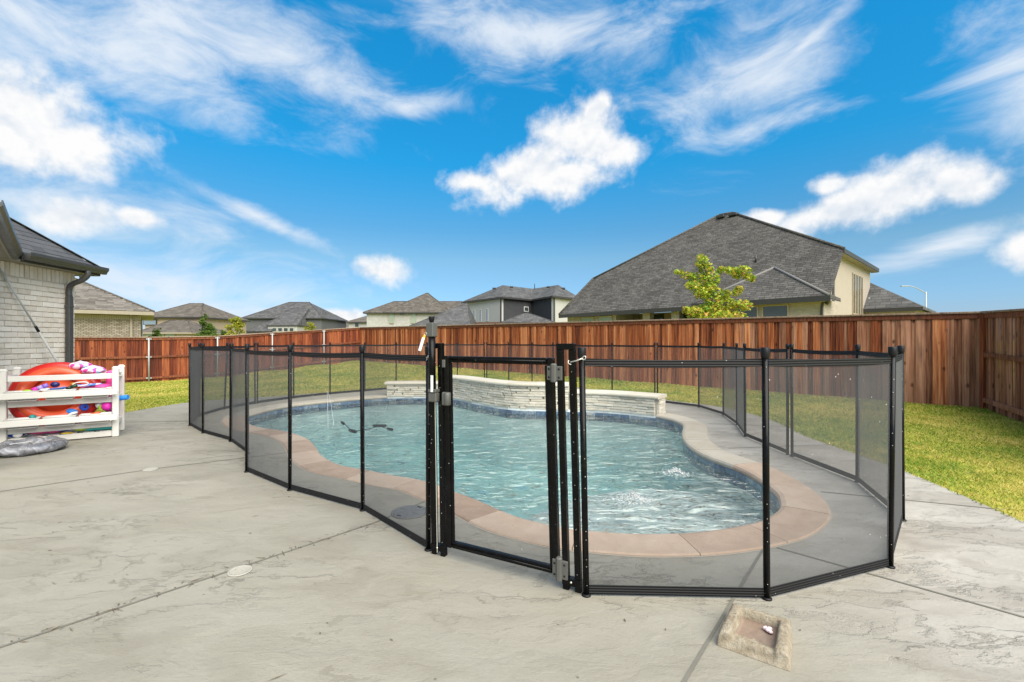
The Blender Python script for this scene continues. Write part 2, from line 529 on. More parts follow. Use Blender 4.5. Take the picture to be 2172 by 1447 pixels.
def mat_brickwall(name, c1, c2, mortar, bw=0.203, bh=0.0677, ms=0.010, bstr=0.5):
    m, nt, b = newmat(name)
    u, z, pos = facecoords(nt)
    v = nd(nt, 'ShaderNodeCombineXYZ', {0: u, 1: z, 2: 0.0}).outputs[0]
    br = nd(nt, 'ShaderNodeTexBrick', {'Vector': v, 'Color1': (*c1, 1), 'Color2': (*c2, 1), 'Mortar': (*mortar, 1), 'Scale': 1.0,
                                       'Mortar Size': ms, 'Mortar Smooth': 0.2, 'Bias': 0.0, 'Brick Width': bw, 'Row Height': bh})
    n = tnoise(nt, pos, 3.0, 6.0, 0.6)
    c = mixc(nt, 0.5, br.outputs[0], vmt(nt, 'MULTIPLY', br.outputs[0], ramp(nt, n, [(0.3, (0.7, 0.7, 0.7)), (0.7, (1.25, 1.25, 1.25))])))
    setb(nt, b, color=c, rough=0.85, spec=0.25, normal=bump(nt, mth(nt, 'SUBTRACT', 1.0, br.outputs['Fac']), bstr, 0.01))
    return m

def mat_shingle(name, c1, c2, dark, w=0.30, h=0.10):
    m, nt, b = newmat(name)
    u, z, pos = facecoords(nt)
    v = nd(nt, 'ShaderNodeCombineXYZ', {0: u, 1: z, 2: 0.0}).outputs[0]
    br = nd(nt, 'ShaderNodeTexBrick', {'Vector': v, 'Color1': (*c1, 1), 'Color2': (*c2, 1), 'Mortar': (*dark, 1), 'Scale': 1.0,
                                       'Mortar Size': 0.012, 'Mortar Smooth': 0.4, 'Bias': 0.0, 'Brick Width': w, 'Row Height': h}, offset=0.37, squash=0.7, squash_frequency=3)
    n = tnoise(nt, pos, 1.2, 6.0, 0.6)
    gr = tnoise(nt, pos, 45.0, 3.0, 0.7)
    k = ramp(nt, mth(nt, 'ADD', mth(nt, 'MULTIPLY', n, 0.6), mth(nt, 'MULTIPLY', gr, 0.4)), [(0.3, (0.62, 0.62, 0.62)), (0.7, (1.4, 1.38, 1.34))])
    c = vmt(nt, 'MULTIPLY', br.outputs[0], k)
    hh = mth(nt, 'ADD', mth(nt, 'FRACT', mth(nt, 'DIVIDE', z, -h)), mth(nt, 'MULTIPLY', br.outputs['Fac'], -0.5))
    setb(nt, b, color=c, rough=0.92, spec=0.2, normal=bump(nt, hh, 0.45, 0.02))
    return m

def mat_siding(name, col, h=0.18):
    m, nt, b = newmat(name)
    u, z, pos = facecoords(nt)
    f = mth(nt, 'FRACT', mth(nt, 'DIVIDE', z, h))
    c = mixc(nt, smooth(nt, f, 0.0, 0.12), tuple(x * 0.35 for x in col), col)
    c = vmt(nt, 'MULTIPLY', c, ramp(nt, tnoise(nt, pos, 2.0, 5.0), [(0.3, (0.85, 0.85, 0.85)), (0.7, (1.12, 1.12, 1.12))]))
    setb(nt, b, color=c, rough=0.7, normal=bump(nt, f, 0.5, 0.02))
    return m

def mat_mesh():
    """woven PVC mesh: the slanter you look through it, the more thread you meet"""
    m, nt, b = newmat('fence_mesh')
    co = objco(nt)
    g = nd(nt, 'ShaderNodeNewGeometry')
    cs = mth(nt, 'MAXIMUM', mth(nt, 'ABSOLUTE', vmt(nt, 'DOT_PRODUCT', g.outputs['Normal'], g.outputs['Incoming'])), 0.06)
    dirt = tnoise(nt, co, 2.4, 6.0, 0.6)
    open_ = mth(nt, 'SUBTRACT', 0.82, mth(nt, 'MULTIPLY', smooth(nt, dirt, 0.5, 0.8), 0.07))
    T = mth(nt, 'POWER', open_, mth(nt, 'SUBTRACT', mth(nt, 'DIVIDE', 1.9, cs), 0.9))
    # dried specks and lint
    v = nd(nt, 'ShaderNodeTexVoronoi', {'Vector': co, 'Scale': 17.0, 'Randomness': 1.0})
    sp = mth(nt, 'MULTIPLY', smooth(nt, v.outputs['Distance'], 0.075, 0.045), smooth(nt, tnoise(nt, co, 3.5, 3.0), 0.52, 0.6))
    c = mixc(nt, sp, mixc(nt, dirt, (0.10, 0.102, 0.105), (0.15, 0.15, 0.148)), (0.5, 0.49, 0.46))
    thread = nd(nt, 'ShaderNodeBsdfDiffuse', {'Color': c})
    tl = nd(nt, 'ShaderNodeBsdfTranslucent', {'Color': c})
    th = nd(nt, 'ShaderNodeMixShader', {0: 0.3, 1: thread.outputs[0], 2: tl.outputs[0]})
    tr = nd(nt, 'ShaderNodeBsdfTransparent')
    mx = nd(nt, 'ShaderNodeMixShader', {0: mth(nt, 'MULTIPLY', T, mth(nt, 'SUBTRACT', 1.0, sp)), 1: th.outputs[0], 2: tr.outputs[0]})
    nt.links.new(mx.outputs[0], nt.nodes['Material Output'].inputs[0])
    return m

def mat_webbing():
    m, nt, b = newmat('black_webbing')
    co = objco(nt)
    z = nd(nt, 'ShaderNodeSeparateXYZ', {0: co}).outputs[2]
    f = mth(nt, 'SINE', mth(nt, 'MULTIPLY', z, 2 * math.pi / 0.0125))
    c = mixc(nt, smooth(nt, f, 0.2, 0.9), (0.006, 0.006, 0.0065), (0.026, 0.026, 0.028))
    sp = nd(nt, 'ShaderNodeTexVoronoi', {'Vector': co, 'Scale': 26.0})
    c = mixc(nt, smooth(nt, sp.outputs['Distance'], 0.06, 0.03), c, (0.5, 0.5, 0.48))
    setb(nt, b, color=c, rough=0.6, spec=0.2, normal=bump(nt, f, 0.5, 0.003))
    return m

def mat_black():
    m, nt, b = newmat('black_coated_metal')
    co = objco(nt)
    v = nd(nt, 'ShaderNodeTexVoronoi', {'Vector': co, 'Scale': 30.0, 'Randomness': 1.0})
    sp = mth(nt, 'MULTIPLY', smooth(nt, v.outputs['Distance'], 0.085, 0.05), smooth(nt, tnoise(nt, co, 9.0, 2.0), 0.5, 0.56))
    d = tnoise(nt, co, 14.0, 6.0, 0.65)
    c = mixc(nt, sp, mixc(nt, smooth(nt, d, 0.45, 0.75), (0.003, 0.003, 0.0033), (0.008, 0.0075, 0.007)), (0.5, 0.5, 0.48))
    setb(nt, b, color=c, rough=mth(nt, 'ADD', 0.14, mth(nt, 'MULTIPLY', d, 0.25)), spec=0.16)
    return m

WAVE_D = 0.085
def mat_water():
    m, nt, b = newmat('pool_water')
    co = objco(nt)
    w = nd(nt, 'ShaderNodeMapping', {'Vector': co, 'Scale': (1.0, 2.1, 1.0), 'Rotation': (0, 0, R(8))}).outputs[0]
    def ridge(sc, det, dist, pw):
        n = tnoise(nt, w, sc, det, 0.5, dist)
        r = mth(nt, 'SUBTRACT', 1.0, mth(nt, 'ABSOLUTE', mth(nt, 'MULTIPLY', mth(nt, 'SUBTRACT', n, 0.5), 4.0)))
        return mth(nt, 'POWER', mth(nt, 'MAXIMUM', r, 0.0), pw)
    h = mth(nt, 'ADD', ridge(1.9, 2.0, 0.8, 1.5), mth(nt, 'MULTIPLY', ridge(5.0, 2.0, 0.5, 1.3), 0.3))
    nrm = bump(nt, h, 1.0, WAVE_D)
    fr = nd(nt, 'ShaderNodeFresnel', {'IOR': 1.72, 'Normal': nrm}).outputs[0]
    gl = nd(nt, 'ShaderNodeBsdfGlossy', {'Color': (1, 1, 1, 1), 'Roughness': 0.11, 'Normal': nrm})
    tr = nd(nt, 'ShaderNodeBsdfTransparent', {'Color': (0.97, 0.99, 0.985, 1)})
    mx = nd(nt, 'ShaderNodeMixShader', {0: fr, 1: tr.outputs[0], 2: gl.outputs[0]})
    nt.links.new(mx.outputs[0], nt.nodes['Material Output'].inputs[0])
    va = nd(nt, 'ShaderNodeVolumeAbsorption', {'Color': (0.40, 0.83, 0.85, 1), 'Density': 0.20})
    nt.links.new(va.outputs[0], nt.nodes['Material Output'].inputs['Volume'])
    return m

def mat_plaster():
    m, nt, b = newmat('pool_plaster')
    co = objco(nt)
    n = tnoise(nt, co, 1.3, 6.0, 0.6, 0.5)
    # the broken pattern of pebbled plaster
    c = ramp(nt, n, [(0.3, (0.68, 0.74, 0.73)), (0.5, (0.79, 0.84, 0.82)), (0.7, (0.85, 0.88, 0.86))])
    f = tnoise(nt, co, 35.0, 3.0)
    c = mixc(nt, mth(nt, 'MULTIPLY', smooth(nt, f, 0.5, 0.7), 0.25), c, (0.3, 0.38, 0.38))
    setb(nt, b, color=c, rough=0.8)
    return m

def mat_tile():
    m, nt, b = newmat('waterline_tile')
    co = objco(nt)
    rd = orand(nt)
    n = tnoise(nt, vmt(nt, 'ADD', co, nd(nt, 'ShaderNodeCombineXYZ', {0: mth(nt, 'MULTIPLY', rd, 40.0), 1: rd, 2: rd}).outputs[0]), 16.0, 6.0, 0.7, 0.8)
    t = mth(nt, 'ADD', mth(nt, 'MULTIPLY', n, 0.8), mth(nt, 'MULTIPLY', rd, 0.25))
    c = ramp(nt, t, [(0.25, (0.02, 0.035, 0.065)), (0.42, (0.05, 0.10, 0.18)), (0.58, (0.13, 0.19, 0.26)), (0.74, (0.32, 0.33, 0.32))])
    setb(nt, b, color=c, rough=0.15, spec=0.6)
    return m

def mat_grass(name, blade):
    m, nt, b = newmat(name)
    pos = nd(nt, 'ShaderNodeNewGeometry').outputs['Position']
    p2 = vmt(nt, 'MULTIPLY', pos, (1, 1, 0))
    n = tnoise(nt, p2, 0.55, 5.0, 0.6, 0.5)
    n2 = tnoise(nt, p2, 2.6, 5.0, 0.65, 0.3)
    t = mth(nt, 'SUBTRACT', mth(nt, 'ADD', mth(nt, 'MULTIPLY', n, 0.62), mth(nt, 'MULTIPLY', n2, 0.38)), 0.028)
    if blade:
        at = nd(nt, 'ShaderNodeAttribute', attribute_name='tint').outputs['Fac']
        t = mth(nt, 'ADD', t, mth(nt, 'MULTIPLY', mth(nt, 'SUBTRACT', at, 0.5), 0.5))
    c = ramp(nt, t, [(0.27, (0.10, 0.19, 0.014)), (0.40, (0.22, 0.30, 0.028)), (0.48, (0.38, 0.38, 0.05)), (0.57, (0.52, 0.43, 0.10)), (0.74, (0.56, 0.46, 0.16))])
    if not blade: c = mixc(nt, 0.15, c, (0.16, 0.13, 0.03))
    setb(nt, b, color=c, rough=0.6, spec=0.2)
    if blade:
        tl = nd(nt, 'ShaderNodeBsdfTranslucent', {'Color': c})
        mx = nd(nt, 'ShaderNodeMixShader', {0: 0.28, 1: b.outputs[0], 2: tl.outputs[0]})
        nt.links.new(mx.outputs[0], nt.nodes['Material Output'].inputs[0])
    else:
        setb(nt, b, normal=bump(nt, tnoise(nt, p2, 40.0, 4.0, 0.7), 0.6, 0.03))
    return m

def mat_leaf(name, cols):
    m, nt, b = newmat(name)
    at = nd(nt, 'ShaderNodeAttribute', attribute_name='tint').outputs['Fac']
    k = len(cols)
    c = ramp(nt, at, [(i / (k - 1), cc) for i, cc in enumerate(cols)])
    setb(nt, b, color=c, rough=0.5, spec=0.3)
    tl = nd(nt, 'ShaderNodeBsdfTranslucent', {'Color': c})
    mx = nd(nt, 'ShaderNodeMixShader', {0: 0.35, 1: b.outputs[0], 2: tl.outputs[0]})
    nt.links.new(mx.outputs[0], nt.nodes['Material Output'].inputs[0])
    return m

def mat_glass(name, col, rough=0.06):
    m, nt, b = newmat(name)
    pos = nd(nt, 'ShaderNodeNewGeometry').outputs['Position']
    c = mixc(nt, tnoise(nt, pos, 0.8, 3.0), tuple(x * 0.75 for x in col), tuple(x * 1.2 for x in col))
    setb(nt, b, color=c, rough=rough, spec=0.7)
    return m

def mat_clear_vinyl():
    m, nt, b = newmat('clear_grey_vinyl')
    co = objco(nt)
    n = tnoise(nt, co, 9.0, 5.0, 0.6, 0.8)
    nrm = bump(nt, n, 0.9, 0.03)
    gl = nd(nt, 'ShaderNodeBsdfGlossy', {'Color': (0.9, 0.92, 0.95, 1), 'Roughness': 0.12, 'Normal': nrm})
    df = nd(nt, 'ShaderNodeBsdfDiffuse', {'Color': ramp(nt, n, [(0.35, (0.10, 0.10, 0.11)), (0.55, (0.24, 0.24, 0.26)), (0.7, (0.6, 0.6, 0.66))])})
    tr = nd(nt, 'ShaderNodeBsdfTransparent', {'Color': (0.75, 0.75, 0.78, 1)})
    m1 = nd(nt, 'ShaderNodeMixShader', {0: 0.3, 1: df.outputs[0], 2: tr.outputs[0]})
    m2 = nd(nt, 'ShaderNodeMixShader', {0: nd(nt, 'ShaderNodeFresnel', {'IOR': 1.72, 'Normal': nrm}).outputs[0], 1: m1.outputs[0], 2: gl.outputs[0]})
    nt.links.new(m2.outputs[0], nt.nodes['Material Output'].inputs[0])
    return m

def mat_print(name, cols, scale):
    m, nt, b = newmat(name)
    co = objco(nt)
    v = nd(nt, 'ShaderNodeTexVoronoi', {'Vector': vmt(nt, 'ADD', co, vmt(nt, 'MULTIPLY', tnoise(nt, co, 8.0, 3.0, out='Color'), (0.12, 0.12, 0.12))), 'Scale': scale})
    s = nd(nt, 'ShaderNodeSeparateXYZ', {0: v.outputs['Color']}).outputs[0]
    k = len(cols)
    c = ramp(nt, s, [(i / k, cc) for i, cc in enumerate(cols)], 'CONSTANT')
    setb(nt, b, color=c, rough=0.6)
    return m

M = {}
M['deck'] = mat_deck()
M['joint'] = plain('joint_caulk', (0.140, 0.133, 0.108), 0.85, 0.25, 12.0)
M['coping_tan'] = mat_stone('coping_tan', [(0.256, 0.174, 0.123), (0.373, 0.274, 0.203), (0.466, 0.370, 0.288)], 6.0, 0.8, 0.6, (0.128, 0.090, 0.066))
M['coping_cream'] = mat_stone('coping_cream', [(0.308, 0.266, 0.203), (0.392, 0.357, 0.294), (0.434, 0.406, 0.350)], 4.0, 0.75, 0.35)
M['grout'] = plain('coping_grout', (0.33, 0.30, 0.25), 0.9)
M['plaster'] = mat_plaster()
M['tile'] = mat_tile()
M['water'] = mat_water()
M['ledger'] = mat_stone('ledger_stone', [(0.412, 0.376, 0.296), (0.538, 0.502, 0.412), (0.627, 0.591, 0.511), (0.502, 0.457, 0.358)], 14.0, 0.85, 0.8)
M['cap'] = mat_stone('cap_stone', [(0.454, 0.412, 0.328), (0.529, 0.487, 0.398), (0.580, 0.538, 0.454)], 5.0, 0.75, 0.3)
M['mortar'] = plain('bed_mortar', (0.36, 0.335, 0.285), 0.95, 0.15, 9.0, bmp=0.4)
M['mesh'] = mat_mesh()
M['web'] = mat_webbing()
M['black'] = mat_black()
M['blackplastic'] = plain('black_plastic', (0.007, 0.007, 0.008), 0.45, 0.2, 20.0, spec=0.25)
M['greyplastic'] = plain('grey_plastic', (0.085, 0.085, 0.076), 0.5, 0.15, 15.0)
M['whitelabel'] = plain('white_label', (0.75, 0.75, 0.73), 0.5)
M['zinc'] = plain('zinc_plated_steel', (0.62, 0.60, 0.53), 0.35, 0.1, 20.0, metal=0.7)
M['galv'] = plain('galvanised_steel', (0.34, 0.35, 0.35), 0.5, 0.15, 12.0, metal=0.35)
M['wood'] = mat_wood('stained_cedar', (0.07, 0.014, 0.005), (0.285, 0.078, 0.024), (0.60, 0.255, 0.112), 0.55)
M['wood_dark'] = mat_wood('dark_stained_cedar', (0.05, 0.010, 0.005), (0.15, 0.031, 0.011), (0.34, 0.105, 0.038), 0.5)
M['wood_brown'] = mat_wood('brown_stained_cedar', (0.075, 0.023, 0.011), (0.26, 0.108, 0.056), (0.48, 0.25, 0.155), 0.45)
M['trim'] = mat_wood('stained_trim', (0.075, 0.021, 0.010), (0.155, 0.047, 0.021), (0.28, 0.105, 0.045), 0.3)
M['captop'] = mat_wood('weathered_cap', (0.15, 0.095, 0.065), (0.27, 0.19, 0.14), (0.40, 0.31, 0.24), 0.3)
M['brick_white'] = mat_stone('whitewashed_brick', [(0.52, 0.46, 0.38), (0.67, 0.60, 0.505), (0.73, 0.665, 0.575), (0.78, 0.72, 0.635)], 9.0, 0.85, 0.6)
M['mortar_white'] = plain('whitewashed_mortar', (0.66, 0.60, 0.515), 0.95, 0.12, 10.0, bmp=0.4)
M['wall_white_brick'] = mat_brickwall('whitewashed_brick_far', (0.64, 0.575, 0.485), (0.74, 0.675, 0.585), (0.62, 0.56, 0.48), 0.21, 0.081)
M['shingle_piece'] = mat_stone('grey_shingle', [(0.040, 0.042, 0.047), (0.061, 0.063, 0.070), (0.086, 0.088, 0.094)], 3.0, 0.9, 0.5)
M['roof_grey'] = mat_shingle('roof_shingles_grey', (0.056, 0.053, 0.049), (0.104, 0.099, 0.092), (0.024, 0.023, 0.022))
M['roof_far'] = mat_shingle('roof_shingles_slate', (0.063, 0.063, 0.063), (0.104, 0.105, 0.107), (0.036, 0.036, 0.037), 0.45, 0.16)
M['roof_brown'] = mat_shingle('roof_shingles_brown', (0.076, 0.066, 0.056), (0.133, 0.119, 0.102), (0.040, 0.035, 0.030), 0.42, 0.13)
M['roof_tan'] = mat_shingle('roof_shingles_taupe', (0.086, 0.075, 0.063), (0.126, 0.112, 0.097), (0.050, 0.043, 0.037), 0.5, 0.17)
M['gutter'] = plain('dark_bronze_gutter', (0.054, 0.054, 0.054), 0.4, 0.12, 5.0)
M['fascia_dark'] = plain('dark_fascia', (0.032, 0.030, 0.029), 0.5)
M['fascia_tan'] = plain('tan_fascia', (0.264, 0.231, 0.178), 0.6)
M['soffit'] = plain('beige_soffit', (0.277, 0.257, 0.205), 0.7, 0.06)
M['cream_brick'] = mat_brickwall('cream_brick', (0.319, 0.269, 0.209), (0.389, 0.340, 0.280), (0.347, 0.318, 0.280))
M['tan_brick'] = mat_brickwall('tan_brick', (0.238, 0.198, 0.155), (0.370, 0.330, 0.277), (0.099, 0.079, 0.063), 0.21, 0.075, 0.013)
M['white_wall'] = plain('white_stucco', (0.368, 0.363, 0.345), 0.85, 0.06, 1.5, bmp=0.2)
M['cream_wall'] = plain('cream_stucco', (0.34, 0.295, 0.245), 0.85, 0.06, 1.5, bmp=0.2)
M['grey_wall'] = plain('grey_stucco', (0.097, 0.099, 0.102), 0.85, 0.06, 1.5, bmp=0.2)
M['beige_wall'] = plain('beige_stucco', (0.330, 0.264, 0.191), 0.85, 0.06, 1.5, bmp=0.2)
M['siding_dark'] = mat_siding('charcoal_siding', (0.037, 0.039, 0.042))
M['frame_white'] = plain('white_frame', (0.462, 0.462, 0.449), 0.5, 0.04)
M['frame_tan'] = plain('tan_frame', (0.36, 0.29, 0.21), 0.6, 0.05)
M['pane_dark'] = mat_glass('window_glass_dark', (0.04, 0.055, 0.055))
M['pane_blind'] = mat_glass('window_glass_blind', (0.24, 0.30, 0.24), 0.15)
M['pane_sky'] = mat_glass('window_glass_sky', (0.17, 0.22, 0.27))
M['ridge_light'] = plain('ridge_shingle', (0.15, 0.145, 0.14), 0.9, 0.2, 4.0)
M['bark'] = plain('bark', (0.10, 0.075, 0.055), 0.9, 0.3, 15.0, bmp=0.5)
M['lawn'] = mat_grass('lawn_soil', False)
M['blade'] = mat_grass('grass_blades', True)
M['leaf_maple'] = mat_leaf('maple_leaves', [(0.088, 0.186, 0.014), (0.196, 0.333, 0.024), (0.353, 0.431, 0.029), (0.539, 0.441, 0.049), (0.568, 0.274, 0.098)])
M['leaf_green'] = mat_leaf('green_leaves', [(0.042, 0.091, 0.010), (0.084, 0.154, 0.017), (0.154, 0.224, 0.028)])
M['leaf_yellow'] = mat_leaf('yellow_green_leaves', [(0.118, 0.168, 0.016), (0.277, 0.302, 0.025), (0.487, 0.386, 0.042)])
M['pvc'] = plain('white_pvc', (0.655, 0.637, 0.592), 0.35, 0.05, 4.0)
M['basket'] = plain('white_basket_plastic', (0.673, 0.664, 0.637), 0.4, 0.05, 8.0)
M['concrete_rough'] = mat_stone('weathered_concrete', [(0.11, 0.08, 0.05), (0.23, 0.19, 0.135), (0.42, 0.385, 0.31)], 30.0, 0.95, 1.0, (0.07, 0.05, 0.035))
M['basin_stain'] = mat_stone('stained_basin', [(0.13, 0.085, 0.058), (0.20, 0.145, 0.11), (0.27, 0.215, 0.17)], 14.0, 0.9, 0.5)
M['vinyl'] = mat_clear_vinyl()
M['foam'] = plain('white_foam', (0.560, 0.581, 0.581), 0.4, 0.05)
def toy(name, col, rough=0.4):
    if name not in M: M[name] = plain(name, col, rough, 0.06, 5.0)
    return M[name]
# ------------------------------------------------------------------ plan of the yard (metres, camera at the origin looking along +Y)
DECK = [(3.0, -5), (3.03, -1), (3.1, 0.8), (3.28, 2.0), (3.54, 3.15), (3.77, 4.36), (3.82, 5.2), (3.86, 5.94), (4.02, 6.66), (4.12, 7.3), (4.1, 7.9), (3.96, 8.59), (3.73, 9.05),
        (3.38, 9.5), (2.95, 10.3), (2.4, 11.2), (1.7, 12.3), (0.8, 13.5), (-0.5, 14.0), (-1.8, 13.6), (-2.6, 12.7), (-3.27, 11.95), (-3.84, 11.57), (-4.46, 11.1), (-5.13, 10.5),
        (-5.6, 10.1), (-6.1, 9.8), (-6.5, 9.45), (-6.7, 8.9), (-6.75, 8.29), (-6.78, 7.81)]
DECK_S = [p for p in crom([Vector(p) for p in DECK], 4)] + [Vector(p) for p in [(-7.6, 7.74), (-11, 7.6), (-11, -5)]]
POOL = [(-4.45, 7.6), (-4.17, 7.1), (-3.72, 6.62), (-3.12, 6.27), (-2.63, 5.81), (-2.32, 5.35), (-2.1, 4.98), (-1.77, 4.6), (-1.47, 4.43), (-1.09, 4.21), (-0.78, 4.05),
        (-0.475, 3.76), (-0.257, 3.54), (-0.012, 3.26), (0.176, 3.12), (0.386, 3.01), (0.65, 2.95), (0.82, 2.93), (1.09, 2.94), (1.33, 2.99), (1.54, 3.06), (1.76, 3.17),
        (2.0, 3.38), (2.12, 3.58), (2.19, 3.75), (2.25, 4.08), (2.26, 4.42), (2.21, 4.68), (2.14, 4.92), (2.11, 5.19), (2.13, 5.47), (2.2, 5.82), (2.33, 6.2),
        (2.49, 6.58), (2.58, 6.88), (2.59, 7.2), (2.53, 7.45), (2.43, 7.66)]
WALLP = [(2.43, 7.66), (1.77, 8.16), (1.26, 8.32), (0.72, 8.40), (0.14, 8.48), (-0.27, 8.77), (-0.73, 9.31), (-1.22, 9.98), (-1.6, 10.28), (-2.05, 10.35), (-2.83, 10.3)]
LEFTP = [(-2.83, 10.3), (-3.28, 10.0), (-3.8, 9.5), (-4.28, 8.92), (-4.45, 8.3), (-4.45, 7.6)]
seg_pool = crom([Vector(p) for p in POOL], 5)
seg_wall = crom([Vector(p) for p in WALLP], 6)
seg_left = crom([Vector(p) for p in LEFTP], 6)
OUT = seg_pool[:-1] + seg_wall[:-1] + seg_left[:-1]           # counter-clockwise pool outline
OUT = resample(OUT, 0.06, True)
COPING_W = 0.30

def offset_closed(pts, d):
    n = len(pts)
    out = []
    for i in range(n):
        t = (pts[(i + 2) % n] - pts[i - 2]).normalized()
        out.append(pts[i] + Vector((t.y, -t.x)) * d)
    return out
OUT_O = offset_closed(OUT, COPING_W)

BK0, BK1 = Vector((8.8, 8.5)), Vector((-8.2, 24.7))            # back fence, near and far corner
LF_DIR = Vector((-1.0, -1.03)).normalized()
LF1 = BK1 + LF_DIR * 14.5
RF_DIR = Vector((-0.48, -0.87)).normalized()
CTRL = [(*BK0.lerp(BK1, t), 0.19 * t) for t in np.linspace(0, 1, 12)]
CTRL += [(-9.64, 23.2, 0.04), (-11.3, 21.5, -0.15), (-12.9, 19.9, -0.33), (-14.5, 18.2, -0.38), (-16.0, 16.6, -0.40), (-18.0, 14.5, -0.40), (-10, 11, -0.17), (-12, 14, -0.28)]
CTRL += [(*(BK0 + RF_DIR * t), -0.03 * t) for t in (1.2, 2.6, 4.5)]
CTRL += [(p.x, p.y, -0.035) for p in DECK_S[::5]]
CTRL = np.array(CTRL)
def gz(x, y):
    x, y = np.atleast_1d(np.asarray(x, float)), np.atleast_1d(np.asarray(y, float))
    d2 = (x[..., None] - CTRL[:, 0]) ** 2 + (y[..., None] - CTRL[:, 1]) ** 2 + 0.05
    w = 1.0 / d2 ** 1.6
    return (w * CTRL[:, 2]).sum(-1) / w.sum(-1)

# ------------------------------------------------------------------ ground sheet (open under deck and pool)
def build_ground():
    far = lambda s, e: [s + (e - s) * k for k in (0.004, 0.012, 0.03, 0.08, 0.2, 0.5, 1.0)]
    xs = [x for x in far(-22, -3000)][::-1] + list(np.arange(-22, 14.01, 0.4)) + far(14, 3000)
    ys = [y for y in far(-8, -1500)][::-1] + list(np.arange(-8, 30.01, 0.4)) + far(30, 5000)
    X, Y = np.meshgrid(xs, ys)
    Z = gz(X.ravel(), Y.ravel()).reshape(X.shape)
    farm = (np.abs(X) > 24) | (Y > 32) | (Y < -9)
    Z[farm] = -0.1
    dk = [(p.x, p.y) for p in DECK_S]
    ins = inside(dk, X, Y)
    nx = len(xs)
    vs = list(zip(X.ravel(), Y.ravel(), Z.ravel()))
    fs = []
    for j in range(len(ys) - 1):
        for i in range(nx - 1):
            if ins[j, i] and ins[j, i + 1] and ins[j + 1, i] and ins[j + 1, i + 1]: continue
            a = j * nx + i
            fs.append((a, a + 1, a + nx + 1, a + nx))
    g = MB().add(vs, fs, True).build('ground', M['lawn'])
    tag(g, 'lawn ground of the yard running out to the horizon', kind='structure')
build_ground()

def fill_poly(outer, hole, z):
    bm = bmesh.new()
    for ring in ([outer] + ([hole] if hole else [])):
        vs = [bm.verts.new((p[0], p[1], z)) for p in ring]
        for i in range(len(vs)): bm.edges.new((vs[i - 1], vs[i]))
    bmesh.ops.triangle_fill(bm, use_beauty=True, use_dissolve=False, edges=bm.edges[:], normal=(0, 0, 1))
    return bm

def bm_obj(bm, name, mat, parent=None):
    bmesh.ops.recalc_face_normals(bm, faces=bm.faces[:])
    me = bpy.data.meshes.new(name)
    bm.to_mesh(me)
    bm.free()
    me.materials.append(mat)
    o = bpy.data.objects.new(name, me)
    COL.objects.link(o)
    if parent is not None: o.parent = parent
    return o

def build_deck():
    bm = fill_poly(DECK_S, OUT_O, 0.0)
    for f in bm.faces:
        if f.normal.z < 0: f.normal_flip()
    edges = [e for e in bm.edges if e.is_boundary]
    r = bmesh.ops.extrude_edge_only(bm, edges=edges)
    for v in [g for g in r['geom'] if isinstance(g, bmesh.types.BMVert)]: v.co.z = -0.12
    o = bm_obj(bm, 'deck', M['deck'])
    tag(o, 'pale stamped concrete pool deck', kind='structure')
    joints = [[G2(-60, 1394), (-0.93, 3.145), (-0.62, 3.64)], [G2(1420, 1500), (1.07, 2.2), (1.50, 2.72)], [(1.60, 2.75), (2.315, 2.057), (3.1, 1.33)],
              [(2.56, 3.77), (3.64, 3.37)], [(2.97, 6.87), (4.02, 6.64)], [(2.52, 5.3), (3.8, 5.47)],
              [(-6.75, 6.93), (-5.05, 7.09), (-4.5, 7.28)], [(-5.4, 2.75), (-3.48, 4.46), (-2.42, 5.15)]]
    for pts in joints:
        mb = MB()
        pts = [Vector(p) for p in pts]
        L, Rr = [], []
        for i, p in enumerate(pts):
            t = (pts[min(i + 1, len(pts) - 1)] - pts[max(i - 1, 0)]).normalized()
            n = Vector((-t.y, t.x)) * 0.0075
            L.append((*(p + n), 0.003)); Rr.append((*(p - n), 0.003))
        k = len(pts)
        mb.add(Rr + L, [(i, i + 1, k + i + 1, k + i) for i in range(k - 1)])
        mb.build('expansion_joint', M['joint'], o)
build_deck()

